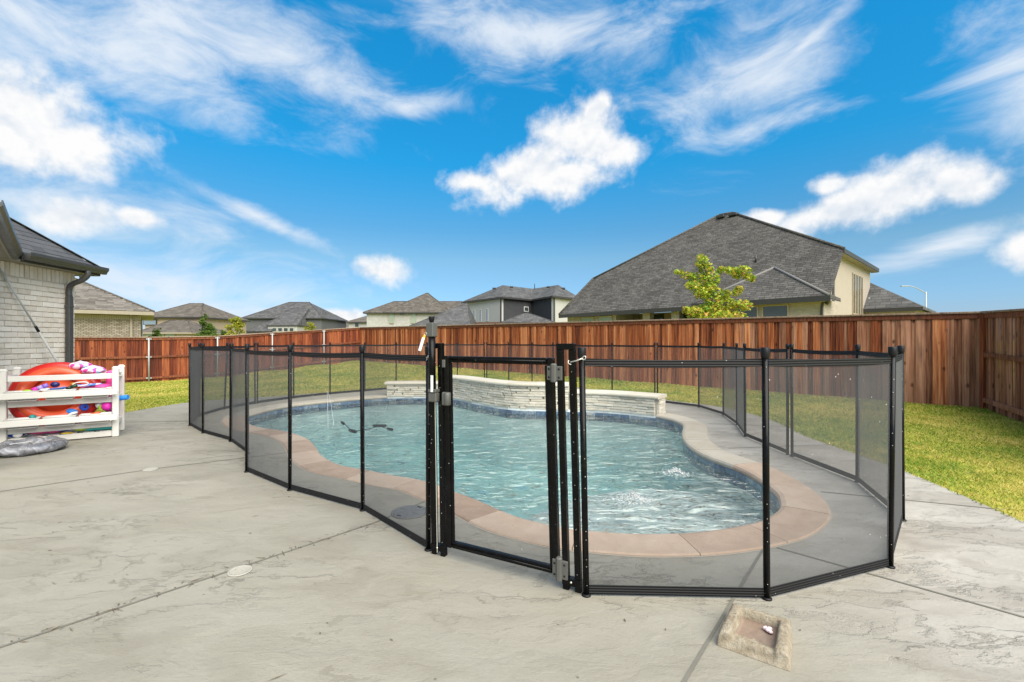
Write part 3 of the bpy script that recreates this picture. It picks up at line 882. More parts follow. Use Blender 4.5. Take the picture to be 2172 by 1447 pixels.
# ------------------------------------------------------------------ pool
pool = thing('swimming_pool', (0, 6, 0), 'freeform swimming pool with stone coping and blue waterline tiles', 'pool')
WATER_Z = -0.10
def build_pool():
    n = len(OUT)
    # basin: walls below the tile band and the floor
    bm = bmesh.new()
    rings = []
    for d, z in ((0.012, -0.01), (0.012, -0.26), (-0.05, -1.15), (-0.35, -1.38)):
        ring = offset_closed(OUT, d)
        rings.append([bm.verts.new((p.x, p.y - 6, z)) for p in ring])
    for a, b in zip(rings, rings[1:]):
        for i in range(n):
            bm.faces.new((a[i], b[i], b[(i + 1) % n], a[(i + 1) % n]))
    es = []
    for i in range(n):
        e = bm.edges.get((rings[-1][i], rings[-1][(i + 1) % n]))
        es.append(e)
    bmesh.ops.triangle_fill(bm, use_beauty=True, edges=es, normal=(0, 0, 1))
    o = bm_obj(bm, 'basin', M['plaster'], pool)
    # sun shelf in the near lobe
    sh = [p for p in offset_closed(OUT, 0.006) if p.y < 4.75 and p.x > -0.35]
    sh = [p for p in sh if not (p.x > 2.0 and p.y > 4.7)]
    k0 = min(range(len(sh)), key=lambda i: math.hypot(sh[i].x + 0.35, sh[i].y - 3.65))
    sh = sh[k0:] + sh[:k0]
    far_edge = crom([Vector((2.05, 4.78)), Vector((1.5, 4.95)), Vector((0.8, 4.72)), Vector((0.2, 4.2)), Vector((-0.2, 3.75))], 5)
    ring = [(p.x, p.y) for p in sh] + [(p.x, p.y) for p in far_edge[1:-1]]
    MB().prism(ring, -1.4, -0.36).build('sun_shelf', M['plaster'], pool)
    # waterline tiles
    tp = resample(OUT, 0.155, True)
    for i in range(len(tp)):
        a, b = tp[i], tp[(i + 1) % len(tp)]
        t = (b - a).normalized()
        nn = Vector((-t.y, t.x))                       # towards the water
        c = (a + b) / 2 + nn * 0.0
        MB().box((c.x, c.y, -0.125), ((t.x, t.y, 0), (nn.x, nn.y, 0), (0, 0, 1)), ((b - a).length / 2 - 0.0018, 0.006, 0.075), 0.002).build('waterline_tile', M['tile'], pool)
    # mortar bed under the coping
    core = resample(seg_left + seg_pool[1:], 0.06)
    ring_in = [p + Vector(((core[min(i + 1, len(core) - 1)] - core[max(i - 1, 0)]).normalized().y, -(core[min(i + 1, len(core) - 1)] - core[max(i - 1, 0)]).normalized().x)) * 0.02 for i, p in enumerate(core)]
    def nrm(path, i):
        t = (path[min(i + 2, len(path) - 1)] - path[max(i - 2, 0)]).normalized()
        return Vector((t.y, -t.x))
    mb = MB()
    k = len(core)
    vs = [(*(p + nrm(core, i) * 0.02), -0.002) for i, p in enumerate(core)] + [(*(p + nrm(core, i) * (COPING_W + 0.01)), 0.002) for i, p in enumerate(core)]
    mb.add(vs, [(i, k + i, k + i + 1, i + 1) for i in range(k - 1)])
    mb.build('coping_bed', M['grout'], pool)
    # coping stones, bullnosed on the water side
    prof = [(0.03, -0.058), (0.0, -0.05), (-0.016, -0.032), (-0.018, -0.014), (-0.006, 0.004), (0.025, 0.014), (0.12, 0.015), (COPING_W - 0.012, 0.014), (COPING_W - 0.003, 0.006), (COPING_W - 0.003, -0.05)]
    fine = resample(core, 0.03)
    step = 21
    s0 = 0
    while s0 < len(fine) - 4:
        s1 = min(s0 + step + rng.randint(-3, 3), len(fine) - 1)
        if len(fine) - 1 - s1 < 8: s1 = len(fine) - 1
        idx = list(range(s0, s1 + 1))
        vs, fs = [], []
        for q, i in enumerate(idx):
            p = fine[i]
            t = (fine[min(i + 4, len(fine) - 1)] - fine[max(i - 4, 0)]).normalized()
            nv = Vector((t.y, -t.x))
            sh_ = t * (0.003 if q == 0 else (-0.003 if q == len(idx) - 1 else 0))
            jz = 0.0015 * math.sin(s0 * 1.7)
            for a, z in prof: vs.append((*(p + nv * a + sh_), z + jz))
        m = len(prof)
        for q in range(len(idx) - 1):
            for j in range(m - 1):
                fs.append((q * m + j, (q + 1) * m + j, (q + 1) * m + j + 1, q * m + j + 1))
        fs.append(tuple(range(m)))
        fs.append(tuple((len(idx) - 1) * m + j for j in reversed(range(m))))
        mid = fine[(s0 + s1) // 2]
        near = mid.y < 4.6 or (mid.x < -1.0 and mid.y < 7.4)
        mb = MB().add(vs, fs, False)
        mb.build('coping_stone', M['coping_tan'] if near else M['coping_cream'], pool)
        s0 = s1
build_pool()

def wave(x, y):
    h = 0
    for f, a, s in ((0.9, 0.010, 3), (2.3, 0.017, 4), (4.7, 0.010, 5), (9.0, 0.0035, 6)):
        q = mnoise.noise_vector(Vector((x * 0.6, y * 0.6, s)))
        h += a * mnoise.noise(Vector(((x + 0.4 * q.x) * f, (y + 0.4 * q.y) * f * 1.7, s * 7.1)))
    for bx, by, amp in BUB:
        d = math.hypot(x - bx, y - by)
        if d < 1.1: h += amp * math.exp(-(d / 0.09) ** 2) + 0.010 * math.exp(-d / 0.35) * math.cos(d * 34)
    return h
BUB = [(1.03, 3.86, 0.035), (1.66, 4.62, 0.022)]

def build_water():
    cell = 0.04
    poly = offset_closed(OUT, 0.05)
    xs, ys = np.arange(-4.8, 3.0, cell), np.arange(2.8, 10.6, cell)
    X, Y = np.meshgrid(xs, ys)
    ins = inside([(p.x, p.y) for p in poly], X, Y)
    nx = len(xs)
    used, vs, fs = {}, [], []
    def vid(j, i):
        k = j * nx + i
        if k not in used:
            used[k] = len(vs)
            vs.append((xs[i], ys[j], WATER_Z + wave(xs[i], ys[j])))
        return used[k]
    for j in range(len(ys) - 1):
        for i in range(nx - 1):
            if ins[j, i] or ins[j, i + 1] or ins[j + 1, i] or ins[j + 1, i + 1]:
                fs.append((vid(j, i), vid(j, i + 1), vid(j + 1, i + 1), vid(j + 1, i)))
    # closed body of water
    bm = bmesh.new()
    bv = [bm.verts.new(v) for v in vs]
    for f in fs: bm.faces.new([bv[i] for i in f]).smooth = True
    be = [e for e in bm.edges if e.is_boundary]
    r = bmesh.ops.extrude_edge_only(bm, edges=be)
    low = [g for g in r['geom'] if isinstance(g, bmesh.types.BMVert)]
    for v in low: v.co.z = -1.6
    bmesh.ops.holes_fill(bm, edges=[e for e in bm.edges if e.is_boundary], sides=0)
    o = bm_obj(bm, 'water', M['water'])
    tag(o, 'rippled blue green pool water', kind='structure')
build_water()

def build_bubblers():
    for i, (bx, by, amp) in enumerate(BUB):
        mb = MB()
        for k in range(420 if i == 0 else 260):
            a, d = rng.random() * 6.283, abs(rng.gauss(0, 0.085 if i == 0 else 0.065))
            r = rng.uniform(0.0025, 0.0075) * (1 - min(d, 0.2) * 2)
            x, y = bx + math.cos(a) * d * 1.5, by + math.sin(a) * d
            z = WATER_Z + wave(x, y) + r * 0.3 + (rng.random() ** 4) * 0.03 * (d < 0.07)
            mb.ball((x, y, z), (r * 1.4, r * 1.4, r), seg=5, rings=3)
        o = mb.build('bubbler_foam', M['foam'], None, (bx, by, WATER_Z))
        tag(o, ['white foam welling up over the sun shelf closest to the gate', 'fainter patch of foam farther out toward the right bend of the pool'][i], 'foam', 'bubblers in the pool')
        o['kind'] = 'stuff'
build_bubblers()

# ------------------------------------------------------------------ raised stone wall behind the pool
def build_raised_wall():
    root = thing('raised_pool_wall', (0, 9, 0), 'curved white stacked stone wall with pale caps behind the water', 'wall')
    path = resample(seg_wall, 0.03)
    n = len(path)
    def nrm(i):
        t = (path[min(i + 5, n - 1)] - path[max(i - 5, 0)]).normalized()
        return t, Vector((t.y, -t.x))                 # away from the water
    L = np.concatenate([[0], np.cumsum([(b - a).length for a, b in zip(path, path[1:])])])
    tot = L[-1]
    def at(s):
        i = int(np.clip(np.searchsorted(L, s), 0, n - 1))
        return path[i], *nrm(i)
    # where the height changes: the middle stretch stands higher
    def s_of(x):
        return L[min(range(n), key=lambda i: abs(path[i].x - x))]
    sA, sB = s_of(1.07), s_of(-1.62)
    secs = [(0.0, sA, 0.27), (sA, sB, 0.405), (sB, tot, 0.255)]
    TH = 0.33
    for (a, b, h) in secs:
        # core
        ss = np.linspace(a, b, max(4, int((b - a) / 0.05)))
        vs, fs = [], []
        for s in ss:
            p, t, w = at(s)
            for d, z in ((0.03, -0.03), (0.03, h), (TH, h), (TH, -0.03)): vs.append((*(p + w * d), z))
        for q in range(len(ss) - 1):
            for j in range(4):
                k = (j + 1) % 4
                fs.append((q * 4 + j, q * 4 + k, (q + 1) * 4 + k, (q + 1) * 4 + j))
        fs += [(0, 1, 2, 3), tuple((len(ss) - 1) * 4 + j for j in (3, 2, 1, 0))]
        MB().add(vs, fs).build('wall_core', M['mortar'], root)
        rows = round((h + 0.005) / 0.047)
        rh = (h + 0.012) / rows
        for r in range(rows):
            s = a + 0.004 + (0 if a == 0 else rng.uniform(0, 0.1))
            if a > 0: s = a + 0.002
            while s < b - 0.02:
                ln = rng.choice([0.13, 0.17, 0.21, 0.26, 0.31, 0.36])
                e = min(s + ln, b)
                if b - e < 0.08: e = b
                pr = rng.uniform(0.0, 0.028)
                p0, t0, w0 = at(s + 0.003)
                p1, t1, w1 = at(e - 0.003)
                z0, z1 = -0.01 + r * rh, -0.01 + (r + 1) * rh - 0.006
                inn, dz = -0.002 - pr, rng.uniform(-0.0015, 0.0015)
                c = 0.004
                vs = []
                for (p, t, w, sg) in ((p0, t0, w0, 1), (p1, t1, w1, -1)):
                    for d, z in ((0.045, z0 + dz), (inn + c, z0 + dz), (inn, z0 + c + dz), (inn - rng.uniform(0, 0.004), z1 - c + dz), (inn + c, z1 + dz), (0.045, z1 + dz)):
                        vs.append((*(p + w * d + t * sg * (0.0 if d > inn + 0.003 else 0.003)), z))
                fs = [(j, (j + 1) % 6, 6 + (j + 1) % 6, 6 + j) for j in range(6)] + [(5, 4, 3, 2, 1, 0), (6, 7, 8, 9, 10, 11)]
                fs = [tuple(reversed(f)) for f in fs]
                MB().add(vs, fs).build('ledger_stone', M['ledger'], root)
                s = e
        # end returns of the right stretch
        if a == 0.0:
            p, t, w = at(0.0)
            for r in range(rows):
                d = 0.046
                while d < TH - 0.01:
                    e = min(d + rng.choice([0.12, 0.16, 0.2]), TH)
                    if TH - e < 0.06: e = TH
                    z0, z1 = -0.01 + r * rh, -0.01 + (r + 1) * rh - 0.003
                    c = p + w * (d + e) / 2 - t * (0.012 + rng.uniform(0, 0.012))
                    MB().box((c.x, c.y, (z0 + z1) / 2), ((w.x, w.y, 0), (t.x, t.y, 0), (0, 0, 1)), ((e - d) / 2 - 0.0015, 0.02, (z1 - z0) / 2), 0.004).build('ledger_stone', M['ledger'], root)
                    d = e
        # caps
        cp = [(0.05, 0.002), (-0.035, 0.002), (-0.052, 0.012), (-0.058, 0.03), (-0.052, 0.05), (-0.035, 0.062), (0.1, 0.066), (TH + 0.02, 0.062), (TH + 0.035, 0.05), (TH + 0.04, 0.03), (TH + 0.03, 0.004)]
        ca, cb = (a - 0.05 if a == 0 else a), (b + 0.05 if b == tot else b)
        k = max(1, round((cb - ca) / 0.6))
        for q in range(k):
            u0, u1 = ca + (cb - ca) * q / k + 0.0015, ca + (cb - ca) * (q + 1) / k - 0.0015
            ss = np.linspace(u0, u1, 9)
            vs, fs = [], []
            for s in ss:
                sc = min(max(s, 0), tot)
                p, t, w = at(sc)
                p = p + t * (s - sc)
                for d, z in cp: vs.append((*(p + w * d), h + z))
            m = len(cp)
            for i in range(8):
                for j in range(m):
                    l = (j + 1) % m
                    fs.append((i * m + j, i * m + l, (i + 1) * m + l, (i + 1) * m + j))
            fs += [tuple(range(m)), tuple(8 * m + j for j in reversed(range(m)))]
            bmx = bmesh.new()
            MBx = MB().add(vs, fs)
            MBx.build('cap_stone', M['cap'], root)
build_raised_wall()

# ------------------------------------------------------------------ timber fences
FENCE_H = 1.79
def fence_board(root, p, t, nv, w, z0, z1, off, mat, th=0.017):
    """one vertical picket with slightly uneven edges"""
    lean = rng.uniform(-0.004, 0.004)
    a, b = p - t * (w / 2), p + t * (w / 2)
    vs = []
    zt = z1 + rng.uniform(-0.006, 0.003)
    cup = rng.uniform(-0.003, 0.003)
    for (z, l) in ((z0, 0), ((z0 + z1) / 2, lean / 2 + rng.uniform(-0.002, 0.002)), (zt, lean)):
        for d in (off, off + th):
            for s in (-0.5, 0, 0.5):
                q = p + t * (w * s + l) + nv * (d + (cup if s == 0 else 0))
                vs.append((q.x, q.y, z))
    fs = []
    for k in (0, 6):
        fs += [(k + 0, k + 1, k + 7, k + 6), (k + 1, k + 2, k + 8, k + 7), (k + 4, k + 3, k + 9, k + 10), (k + 5, k + 4, k + 10, k + 11),
               (k + 2, k + 5, k + 11, k + 8), (k + 3, k + 0, k + 6, k + 9)]
    fs += [(12, 13, 16, 15), (13, 14, 17, 16), (1, 0, 3, 4), (2, 1, 4, 5)]
    if nv.cross(t) < 0 if False else False: pass
    MB().add(vs, fs).build('fence_board', mat, root)

def top_z(p):
    return float(gz(p.x, p.y)[0]) + FENCE_H

def build_back_fence():
    root = thing('wooden_fence', (*BK0, 0), 'long reddish cedar privacy fence with flat cap running behind the pool', 'fence')
    D = (BK1 - BK0)
    Ln = D.length
    t = D.normalized()
    nv = Vector((-t.y, t.x))
    if nv.dot(-BK0) < 0: nv = -nv                                # towards the camera
    gl = lambda s: 0.19 * s / Ln
    s = -0.03
    last = False
    while s < Ln - 0.02:
        w1 = rng.uniform(0.088, 0.15)
        near = s < 4.2
        mat = M['wood_brown'] if near and rng.random() < 0.8 - s * 0.12 else M['wood']
        p = BK0 + t * (s + w1 / 2)
        z = gl(s)
        proud = not last if rng.random() < 0.8 else last
        last = proud
        fence_board(root, p, t, nv, w1 - 0.002, z - 0.06, z + FENCE_H - 0.03, (0.020 if proud else 0.001) + rng.uniform(0, 0.0015), mat)
        s += w1 - 0.012
    for z0 in (0.3, 0.95, 1.6):                                   # rails on the far side
        a, b = BK0 - nv * 0.025, BK1 - nv * 0.025
        MB().bar((a.x, a.y, z0), (b.x, b.y, z0 + 0.19), 0.038, 0.085).build('fence_rail', M['wood_dark'], root)
    k = 9
    for i in range(k):
        s0, s1 = Ln * i / k, Ln * (i + 1) / k
        a, b = BK0 + t * (s0 + 0.002), BK0 + t * (s1 - 0.002)
        dz = rng.uniform(-0.004, 0.004)
        pa, pb = a + nv * 0.047, b + nv * 0.047
        MB().bar((pa.x, pa.y, gl(s0) + FENCE_H - 0.068 + dz), (pb.x, pb.y, gl(s1) + FENCE_H - 0.068 + dz), 0.019, 0.092, bev=0.003).build('trim_board', M['trim'], root)
        MB().bar((*(a + nv * 0.01), gl(s0) + FENCE_H - 0.001 + dz), (*(b + nv * 0.01), gl(s1) + FENCE_H - 0.001 + dz), 0.15, 0.036, bev=0.004).build('fence_cap', M['captop'], root)
    for i in range(10):
        p = BK0 + t * (Ln * i / 9 + (0.1 if i == 0 else 0)) - nv * 0.075
        MB().tube([(p.x, p.y, -0.2), (p.x, p.y, gl(Ln * i / 9) + FENCE_H - 0.05)], 0.03, 8).build('fence_post', M['galv'], root)
build_back_fence()

def build_railed_fence(A, t, length, posts, label, mat, rail_mat, gfun, near_side, gap=0.0):
    root = thing('wooden_fence', (*A, 0), label, 'fence')
    nv = Vector((-t.y, t.x)) * near_side                          # towards the yard
    s = 0.03
    i = 0
    while s < length:
        w = rng.uniform(0.115, 0.145)
        p = A + t * (s + w / 2)
        z = gfun(s)
        fence_board(root, p, t, nv, w, z - 0.05, z + FENCE_H - 0.03, -0.02 - 0.019 * (i % 2), mat)
        s += w * 0.94
        i += 1
    edges = [0.0] + [q for q in posts if 0.2 < q < length - 0.2] + [length]
    for s0, s1 in zip(edges, edges[1:]):
        a, b = A + t * (s0 + 0.003), A + t * (s1 - 0.003)
        for rz, w in ((0.16, 0.085), (1.0, 0.085)):
            pa, pb = a + nv * 0.02, b + nv * 0.02
            MB().bar((pa.x, pa.y, gfun(s0) + rz), (pb.x, pb.y, gfun(s1) + rz), 0.038, w, bev=0.003).build('fence_rail', rail_mat, root)
        pa, pb = a + nv * 0.012, b + nv * 0.012
        MB().bar((pa.x, pa.y, gfun(s0) + FENCE_H - 0.068), (pb.x, pb.y, gfun(s1) + FENCE_H - 0.068), 0.02, 0.095, bev=0.003).build('trim_board', M['trim'], root)
        MB().bar((*(a - nv * 0.02), gfun(s0) + FENCE_H), (*(b - nv * 0.02), gfun(s1) + FENCE_H), 0.14, 0.036, bev=0.004).build('fence_cap', M['captop'], root)
    for q in posts:
        p = A + t * q + nv * 0.066
        z = gfun(q)
        post = MB().tube([(p.x, p.y, z - 0.2), (p.x, p.y, z + FENCE_H - 0.03)], 0.030, 10).build('fence_post', M['galv'], root)
        for bz in (0.16, 1.0, FENCE_H - 0.07):
            c = A + t * q + nv * 0.048
            MB().box((c.x, c.y, z + bz), ((t.x, t.y, 0), (nv.x, nv.y, 0), (0, 0, 1)), (0.09, 0.005, 0.028), 0.003).build('bracket', M['galv'], post)
    return root

LF_POSTS = [2.05, 4.5, 6.72, 9.08, 11.4]
LFZ = [(0, 0.2), (2.07, 0.04), (4.5, -0.15), (6.72, -0.33), (9.08, -0.39), (14.5, -0.41)]
build_railed_fence(BK1, LF_DIR, 14.5, LF_POSTS, 'dark red cedar fence with galvanised steel posts at the left of the yard', M['wood_dark'], M['trim'],
                   lambda s: float(np.interp(s, [a for a, _ in LFZ], [b for _, b in LFZ])), 1 if Vector((-LF_DIR.y, LF_DIR.x)).dot(-BK1) > 0 else -1)
build_railed_fence(BK0, RF_DIR, 5.5, [], 'brown cedar fence with two rails at the right edge of the picture', M['wood_brown'], M['wood_brown'],
                   lambda s: -0.03 * s, 1 if Vector((-RF_DIR.y, RF_DIR.x)).dot(-BK0) > 0 else -1)
def corner_post():
    p = BK0 + Vector((-0.06, -0.06))
    o = MB().box((p.x, p.y, 0.85), ((1, 0, 0), (0, 1, 0), (0, 0, 1)), (0.035, 0.035, 0.9), 0.004).build('corner_post', M['wood_dark'], None, (p.x, p.y, 0))
    tag(o, 'dark square post in the corner where the two cedar fences meet', 'post')
corner_post()
# ------------------------------------------------------------------ removable mesh fence round the pool
POST_H, MESH_TOP = 1.219, 1.163
def fence_post_part(root, p, lean=(0, 0), near=False):
    x, y = p
    r = 0.0155
    o = MB().tube([(x, y, 0.0), (x + lean[0], y + lean[1], POST_H - 0.05)], r, 12).build('post', M['black'], root)
    MB().lathe((x + lean[0], y + lean[1], POST_H - 0.055), [(r + 0.001, 0), (r + 0.0045, 0.012), (r + 0.0055, 0.05), (r + 0.002, 0.055)], 12).build('post_cap', M['blackplastic'], o)
    MB().lathe((x, y, 0.001), [(r + 0.008, 0), (r + 0.008, 0.006), (r + 0.002, 0.01)], 12).build('deck_sleeve', M['blackplastic'], o)
    if near:
        mb = MB()
        d = Vector((-x, -y)).normalized()
        side = Vector((-d.y, d.x))
        for k in range(16):
            z = 0.06 + k * 0.07 + rng.uniform(-0.02, 0.02)
            if rng.random() < 0.6: continue
            c = Vector((x, y)) + Vector(lean) * (z / POST_H) + d * (r + 0.0005) + side * 0.004
            mb.ball((c.x, c.y, z), 0.0019, seg=6, rings=4)
        tag(mb.build('screws', M['zinc'], o), kind='stuff')
    return o

def mesh_between(root, a, b, top=MESH_TOP, bottom=0.012, sag=0.012, la=(0, 0), lb=(0, 0)):
    a, b = Vector(a), Vector(b)
    la, lb = Vector(la), Vector(lb)
    t = (b - a).normalized()
    a, b = a + t * 0.012, b - t * 0.012
    nu, nvv = 8, 6
    vs, fs = [], []
    for j in range(nvv + 1):
        for i in range(nu + 1):
            u, w = i / nu, j / nvv
            tp = top - sag * 4 * u * (1 - u)
            z = bottom + (tp - bottom) * w
            p = a.lerp(b, u) + (la.lerp(lb, u)) * (z / POST_H) + Vector((-t.y, t.x)) * 0.006 * math.sin(u * 6.28 + a.x * 3) * w
            vs.append((p.x, p.y, z))
    for j in range(nvv):
        for i in range(nu):
            q = j * (nu + 1) + i
            fs.append((q, q + 1, q + nu + 2, q + nu + 1))
    o = MB().add(vs, fs, True).build('mesh_panel', M['mesh'], root)
    n = Vector((-t.y, t.x)) * 0.003
    for nm, row, z0, z1 in (('top_band', nvv, -0.036, 0.002), ('bottom_band', 0, -0.003, 0.040)):
        vs2, fs2 = [], []
        for i in range(nu + 1):
            p = Vector(vs[row * (nu + 1) + i])
            for s, dz in ((1, z0), (1, z1), (-1, z1), (-1, z0)): vs2.append((p.x + n.x * s, p.y + n.y * s, max(0.003, p.z + dz)))
        for i in range(nu):
            for j in range(4):
                k = (j + 1) % 4
                fs2.append((i * 4 + j, i * 4 + k, i * 4 + 4 + k, i * 4 + 4 + j))
        fs2 += [(3, 2, 1, 0), (nu * 4, nu * 4 + 1, nu * 4 + 2, nu * 4 + 3)]
        MB().add(vs2, fs2).build(nm, M['web'], o)
    return o

SECTIONS = [
    ([(-0.50, 2.72), (-1.10, 3.355), (-1.86, 3.81), (-2.53, 4.34), (-2.93, 5.04), (-3.49, 5.65)], 'black mesh pool fence section just left of the gate'),
    ([(-3.52, 5.69), (-4.19, 6.17), (-4.75, 6.71), (-5.16, 7.5), (-5.26, 8.32), (-5.11, 9.05)], 'black mesh pool fence section at the far left bend beside the lawn'),
    ([(-5.10, 9.11), (-4.76, 9.92), (-4.26, 10.65), (-3.65, 11.28), (-3.04, 11.93), (-2.32, 12.42), (-1.55, 12.9), (-0.80, 13.3)], 'black mesh pool fence section behind the left end of the stone wall'),
    ([(-0.74, 13.32), (-0.09, 12.75), (0.53, 12.05), (1.02, 11.3), (1.42, 10.65), (2.2, 10.0), (2.93, 9.33)], 'black mesh pool fence section behind the middle of the stone wall'),
    ([(2.97, 9.29), (3.52, 8.57), (3.56, 7.66), (3.35, 6.77), (3.05, 5.95), (3.03, 5.0)], 'black mesh pool fence section along the right side deck near the wall end'),
    ([(3.035, 4.93), (3.06, 4.03), (2.72, 3.17), (2.09, 2.515), (1.235, 2.205), (0.365, 2.235)], 'nearest black mesh pool fence section, right of the gate'),
]
def build_pool_fence():
    for k, (pts, lab) in enumerate(SECTIONS):
        root = thing('pool_fence_section', (*pts[0], 0), lab, 'fence', 'mesh pool fence sections')
        leans = [(rng.uniform(-0.008, 0.008), rng.uniform(-0.008, 0.008)) for _ in pts]
        if k == 5: leans[-1] = (-0.022, 0.0); leans[-2] = (-0.008, 0)
        if k == 0: leans[0] = (0.0, 0.0)
        if k == 1: leans[4] = (0.05, 0.0)
        for p, l in zip(pts, leans): fence_post_part(root, p, l, math.hypot(*p) < 4.6)
        for i in range(len(pts) - 1):
            mesh_between(root, pts[i], pts[i + 1], la=leans[i], lb=leans[i + 1], sag=rng.uniform(0.003, 0.010))
build_pool_fence()

GL, GR = Vector((-0.425, 2.665)), Vector((0.305, 2.284))
GD = (GR - GL).normalized()
GN = Vector((GD.y, -GD.x))                      # towards the camera
if GN.dot(-GL) < 0: GN = -GN
ZA = Vector((0, 0, 1))
def g3(base, s, n, z): 
    q = base + GD * s + GN * n
    return Vector((q.x, q.y, z))
AX = (Vector((*GD, 0)), Vector((*GN, 0)), ZA)

def gate_post(base, label, lean):
    root = thing('gate_post', (*base, 0), label, 'gate post', 'gate posts')
    h, w, sp = 1.222, 0.031, 0.032
    up = Vector((lean, 0, h)).normalized()
    def pt(s, n, z):
        return g3(base, s, n, 0) + Vector((lean * z / h, 0, z))
    for s in (-1, 1):
        MB().bar(pt(s * sp, 0, 0.0), pt(s * sp, 0, h - 0.0155), w, w * 0.98, up=(*GN, 0), bev=0.002).build('upright', M['black'], root)
    MB().bar(pt(-sp - w / 2, 0, h), pt(sp + w / 2, 0, h), w * 1.002, w, bev=0.002).build('top_bar', M['black'], root)
    f = MB().box(pt(0, 0.003, 0.045), AX, (sp + w / 2 + 0.001, 0.018, 0.018), 0.002).build('foot_bar', M['black'], root)
    MB().ball(pt(0, 0.021, 0.047), 0.006, seg=8, rings=5).build('bolt', M['zinc'], f)
    mb = MB()
    for k in range(15):
        if k % 3 == 1: continue
        mb.ball(pt(sp, w / 2 + 0.0005, 0.10 + k * 0.072 + rng.uniform(-0.02, 0.02)), 0.0018, seg=6, rings=4)
    tag(mb.build('screws', M['zinc'], root), kind='stuff')
    return pt
ptL = gate_post(GL, 'black steel double gate post carrying the latch', -0.018)
ptR = gate_post(GR, 'black steel double gate post carrying the hinges', -0.034)

def build_gate():
    a, b = GL + GD * 0.062, GR - GD * 0.066
    root = thing('pool_gate', (*GL, 0), 'narrow black metal framed mesh gate standing closed', 'gate')
    zb, zt, w = 0.062, 1.165, 0.036
    mid = (a + b) / 2
    half = (b - a).length / 2
    def q(s, n, z, l=0.0):
        k = mid + GD * s + GN * n
        lean = -0.018 + (-0.034 + 0.018) * ((s + half) / (2 * half))
        return Vector((k.x + lean * z / 1.22, k.y, z))
    for s in (-1, 1):
        st = MB().bar(q(s * (half - w / 2), 0, zb), q(s * (half - w / 2), 0, zt), 0.032, w, up=(*GN, 0), bev=0.004).build('stile', M['black'], root)
        MB().bar(q(s * (half - w - 0.006), 0.004, zb + 0.03), q(s * (half - w - 0.006), 0.004, zt - 0.04), 0.018, 0.012, up=(*GN, 0), bev=0.002).build('glazing_bead', M['black'], st)
    for nm, z in (('top_rail', zt - w / 2 - 0.001), ('bottom_rail', zb + w / 2 + 0.001)):
        r = MB().bar(q(-half + w + 0.0005, 0, z), q(half - w - 0.0005, 0, z), 0.031, w, bev=0.004).build(nm, M['black'], root)
        MB().tube([q(-half + w + 0.004, 0.018, z), q(half - w - 0.004, 0.018, z)], 0.006, 8).build('rail_bead', M['black'], r)
    # mesh with a webbing border
    s0, s1, z0, z1 = -half + w + 0.002, half - w - 0.002, zb + w + 0.003, zt - w - 0.003
    n = 6
    vs = [q(s0 + (s1 - s0) * i / n, -0.004, z0 + (z1 - z0) * j / n) for j in range(n + 1) for i in range(n + 1)]
    MB().add(vs, [(j * (n + 1) + i, j * (n + 1) + i + 1, (j + 1) * (n + 1) + i + 1, (j + 1) * (n + 1) + i) for j in range(n) for i in range(n)], True).build('mesh_panel', M['mesh'], root)
    # hinges
    for hz, hh in ((1.088, 0.042), (0.10, 0.055)):
        c = ptR(-0.062, 0.02, hz)
        h = MB().box(c + Vector((*GD, 0)) * 0.030, AX, (0.016, 0.006, hh * 0.85), 0.003).build('hinge', M['greyplastic'], root)
        MB().box(c - Vector((*GD, 0)) * 0.024, AX, (0.012, 0.006, hh * 0.85), 0.003).build('hinge_leaf', M['greyplastic'], h)
        MB().lathe(c - Vector((0, 0, hh)), [(0.010, -0.006), (0.0175, 0.0), (0.018, 2 * hh * 0.5), (0.0175, 2 * hh), (0.011, 2 * hh + 0.007)], 8, smooth=False).build('hinge_barrel', M['greyplastic'], h)
        for sx, sz in ((0.030, 0.5), (0.030, -0.5), (-0.024, 0.5), (-0.024, -0.5)):
            p = c + Vector((*GD, 0)) * sx + Vector((*GN, 0)) * 0.006 + Vector((0, 0, hh * sz))
            MB().lathe(p, [(0.0055, 0), (0.0055, 0.0012)], 10, (Vector((*GD, 0)), ZA.cross(Vector((*GD, 0))) * 0 + ZA, Vector((*GN, 0)))).build('screw_hole', M['blackplastic'], h)
    # striker half of the latch on the gate stile
    c = q(-half + 0.026, 0.030, 0.92)
    st = MB().box(c, AX, (0.026, 0.014, 0.038), 0.006).build('striker', M['greyplastic'], root)
    MB().lathe(c + Vector((*GN, 0)) * 0.006 + Vector((*GD, 0)) * 0.012 - ZA * 0.036, [(0.015, 0), (0.019, 0.006), (0.019, 0.064), (0.015, 0.072)], 14).build('striker_cheek', M['greyplastic'], st)
    MB().box(q(-half + 0.004, 0.02, 1.12), AX, (0.010, 0.006, 0.022), 0.002).build('guide_bracket', M['greyplastic'], root)
build_gate()

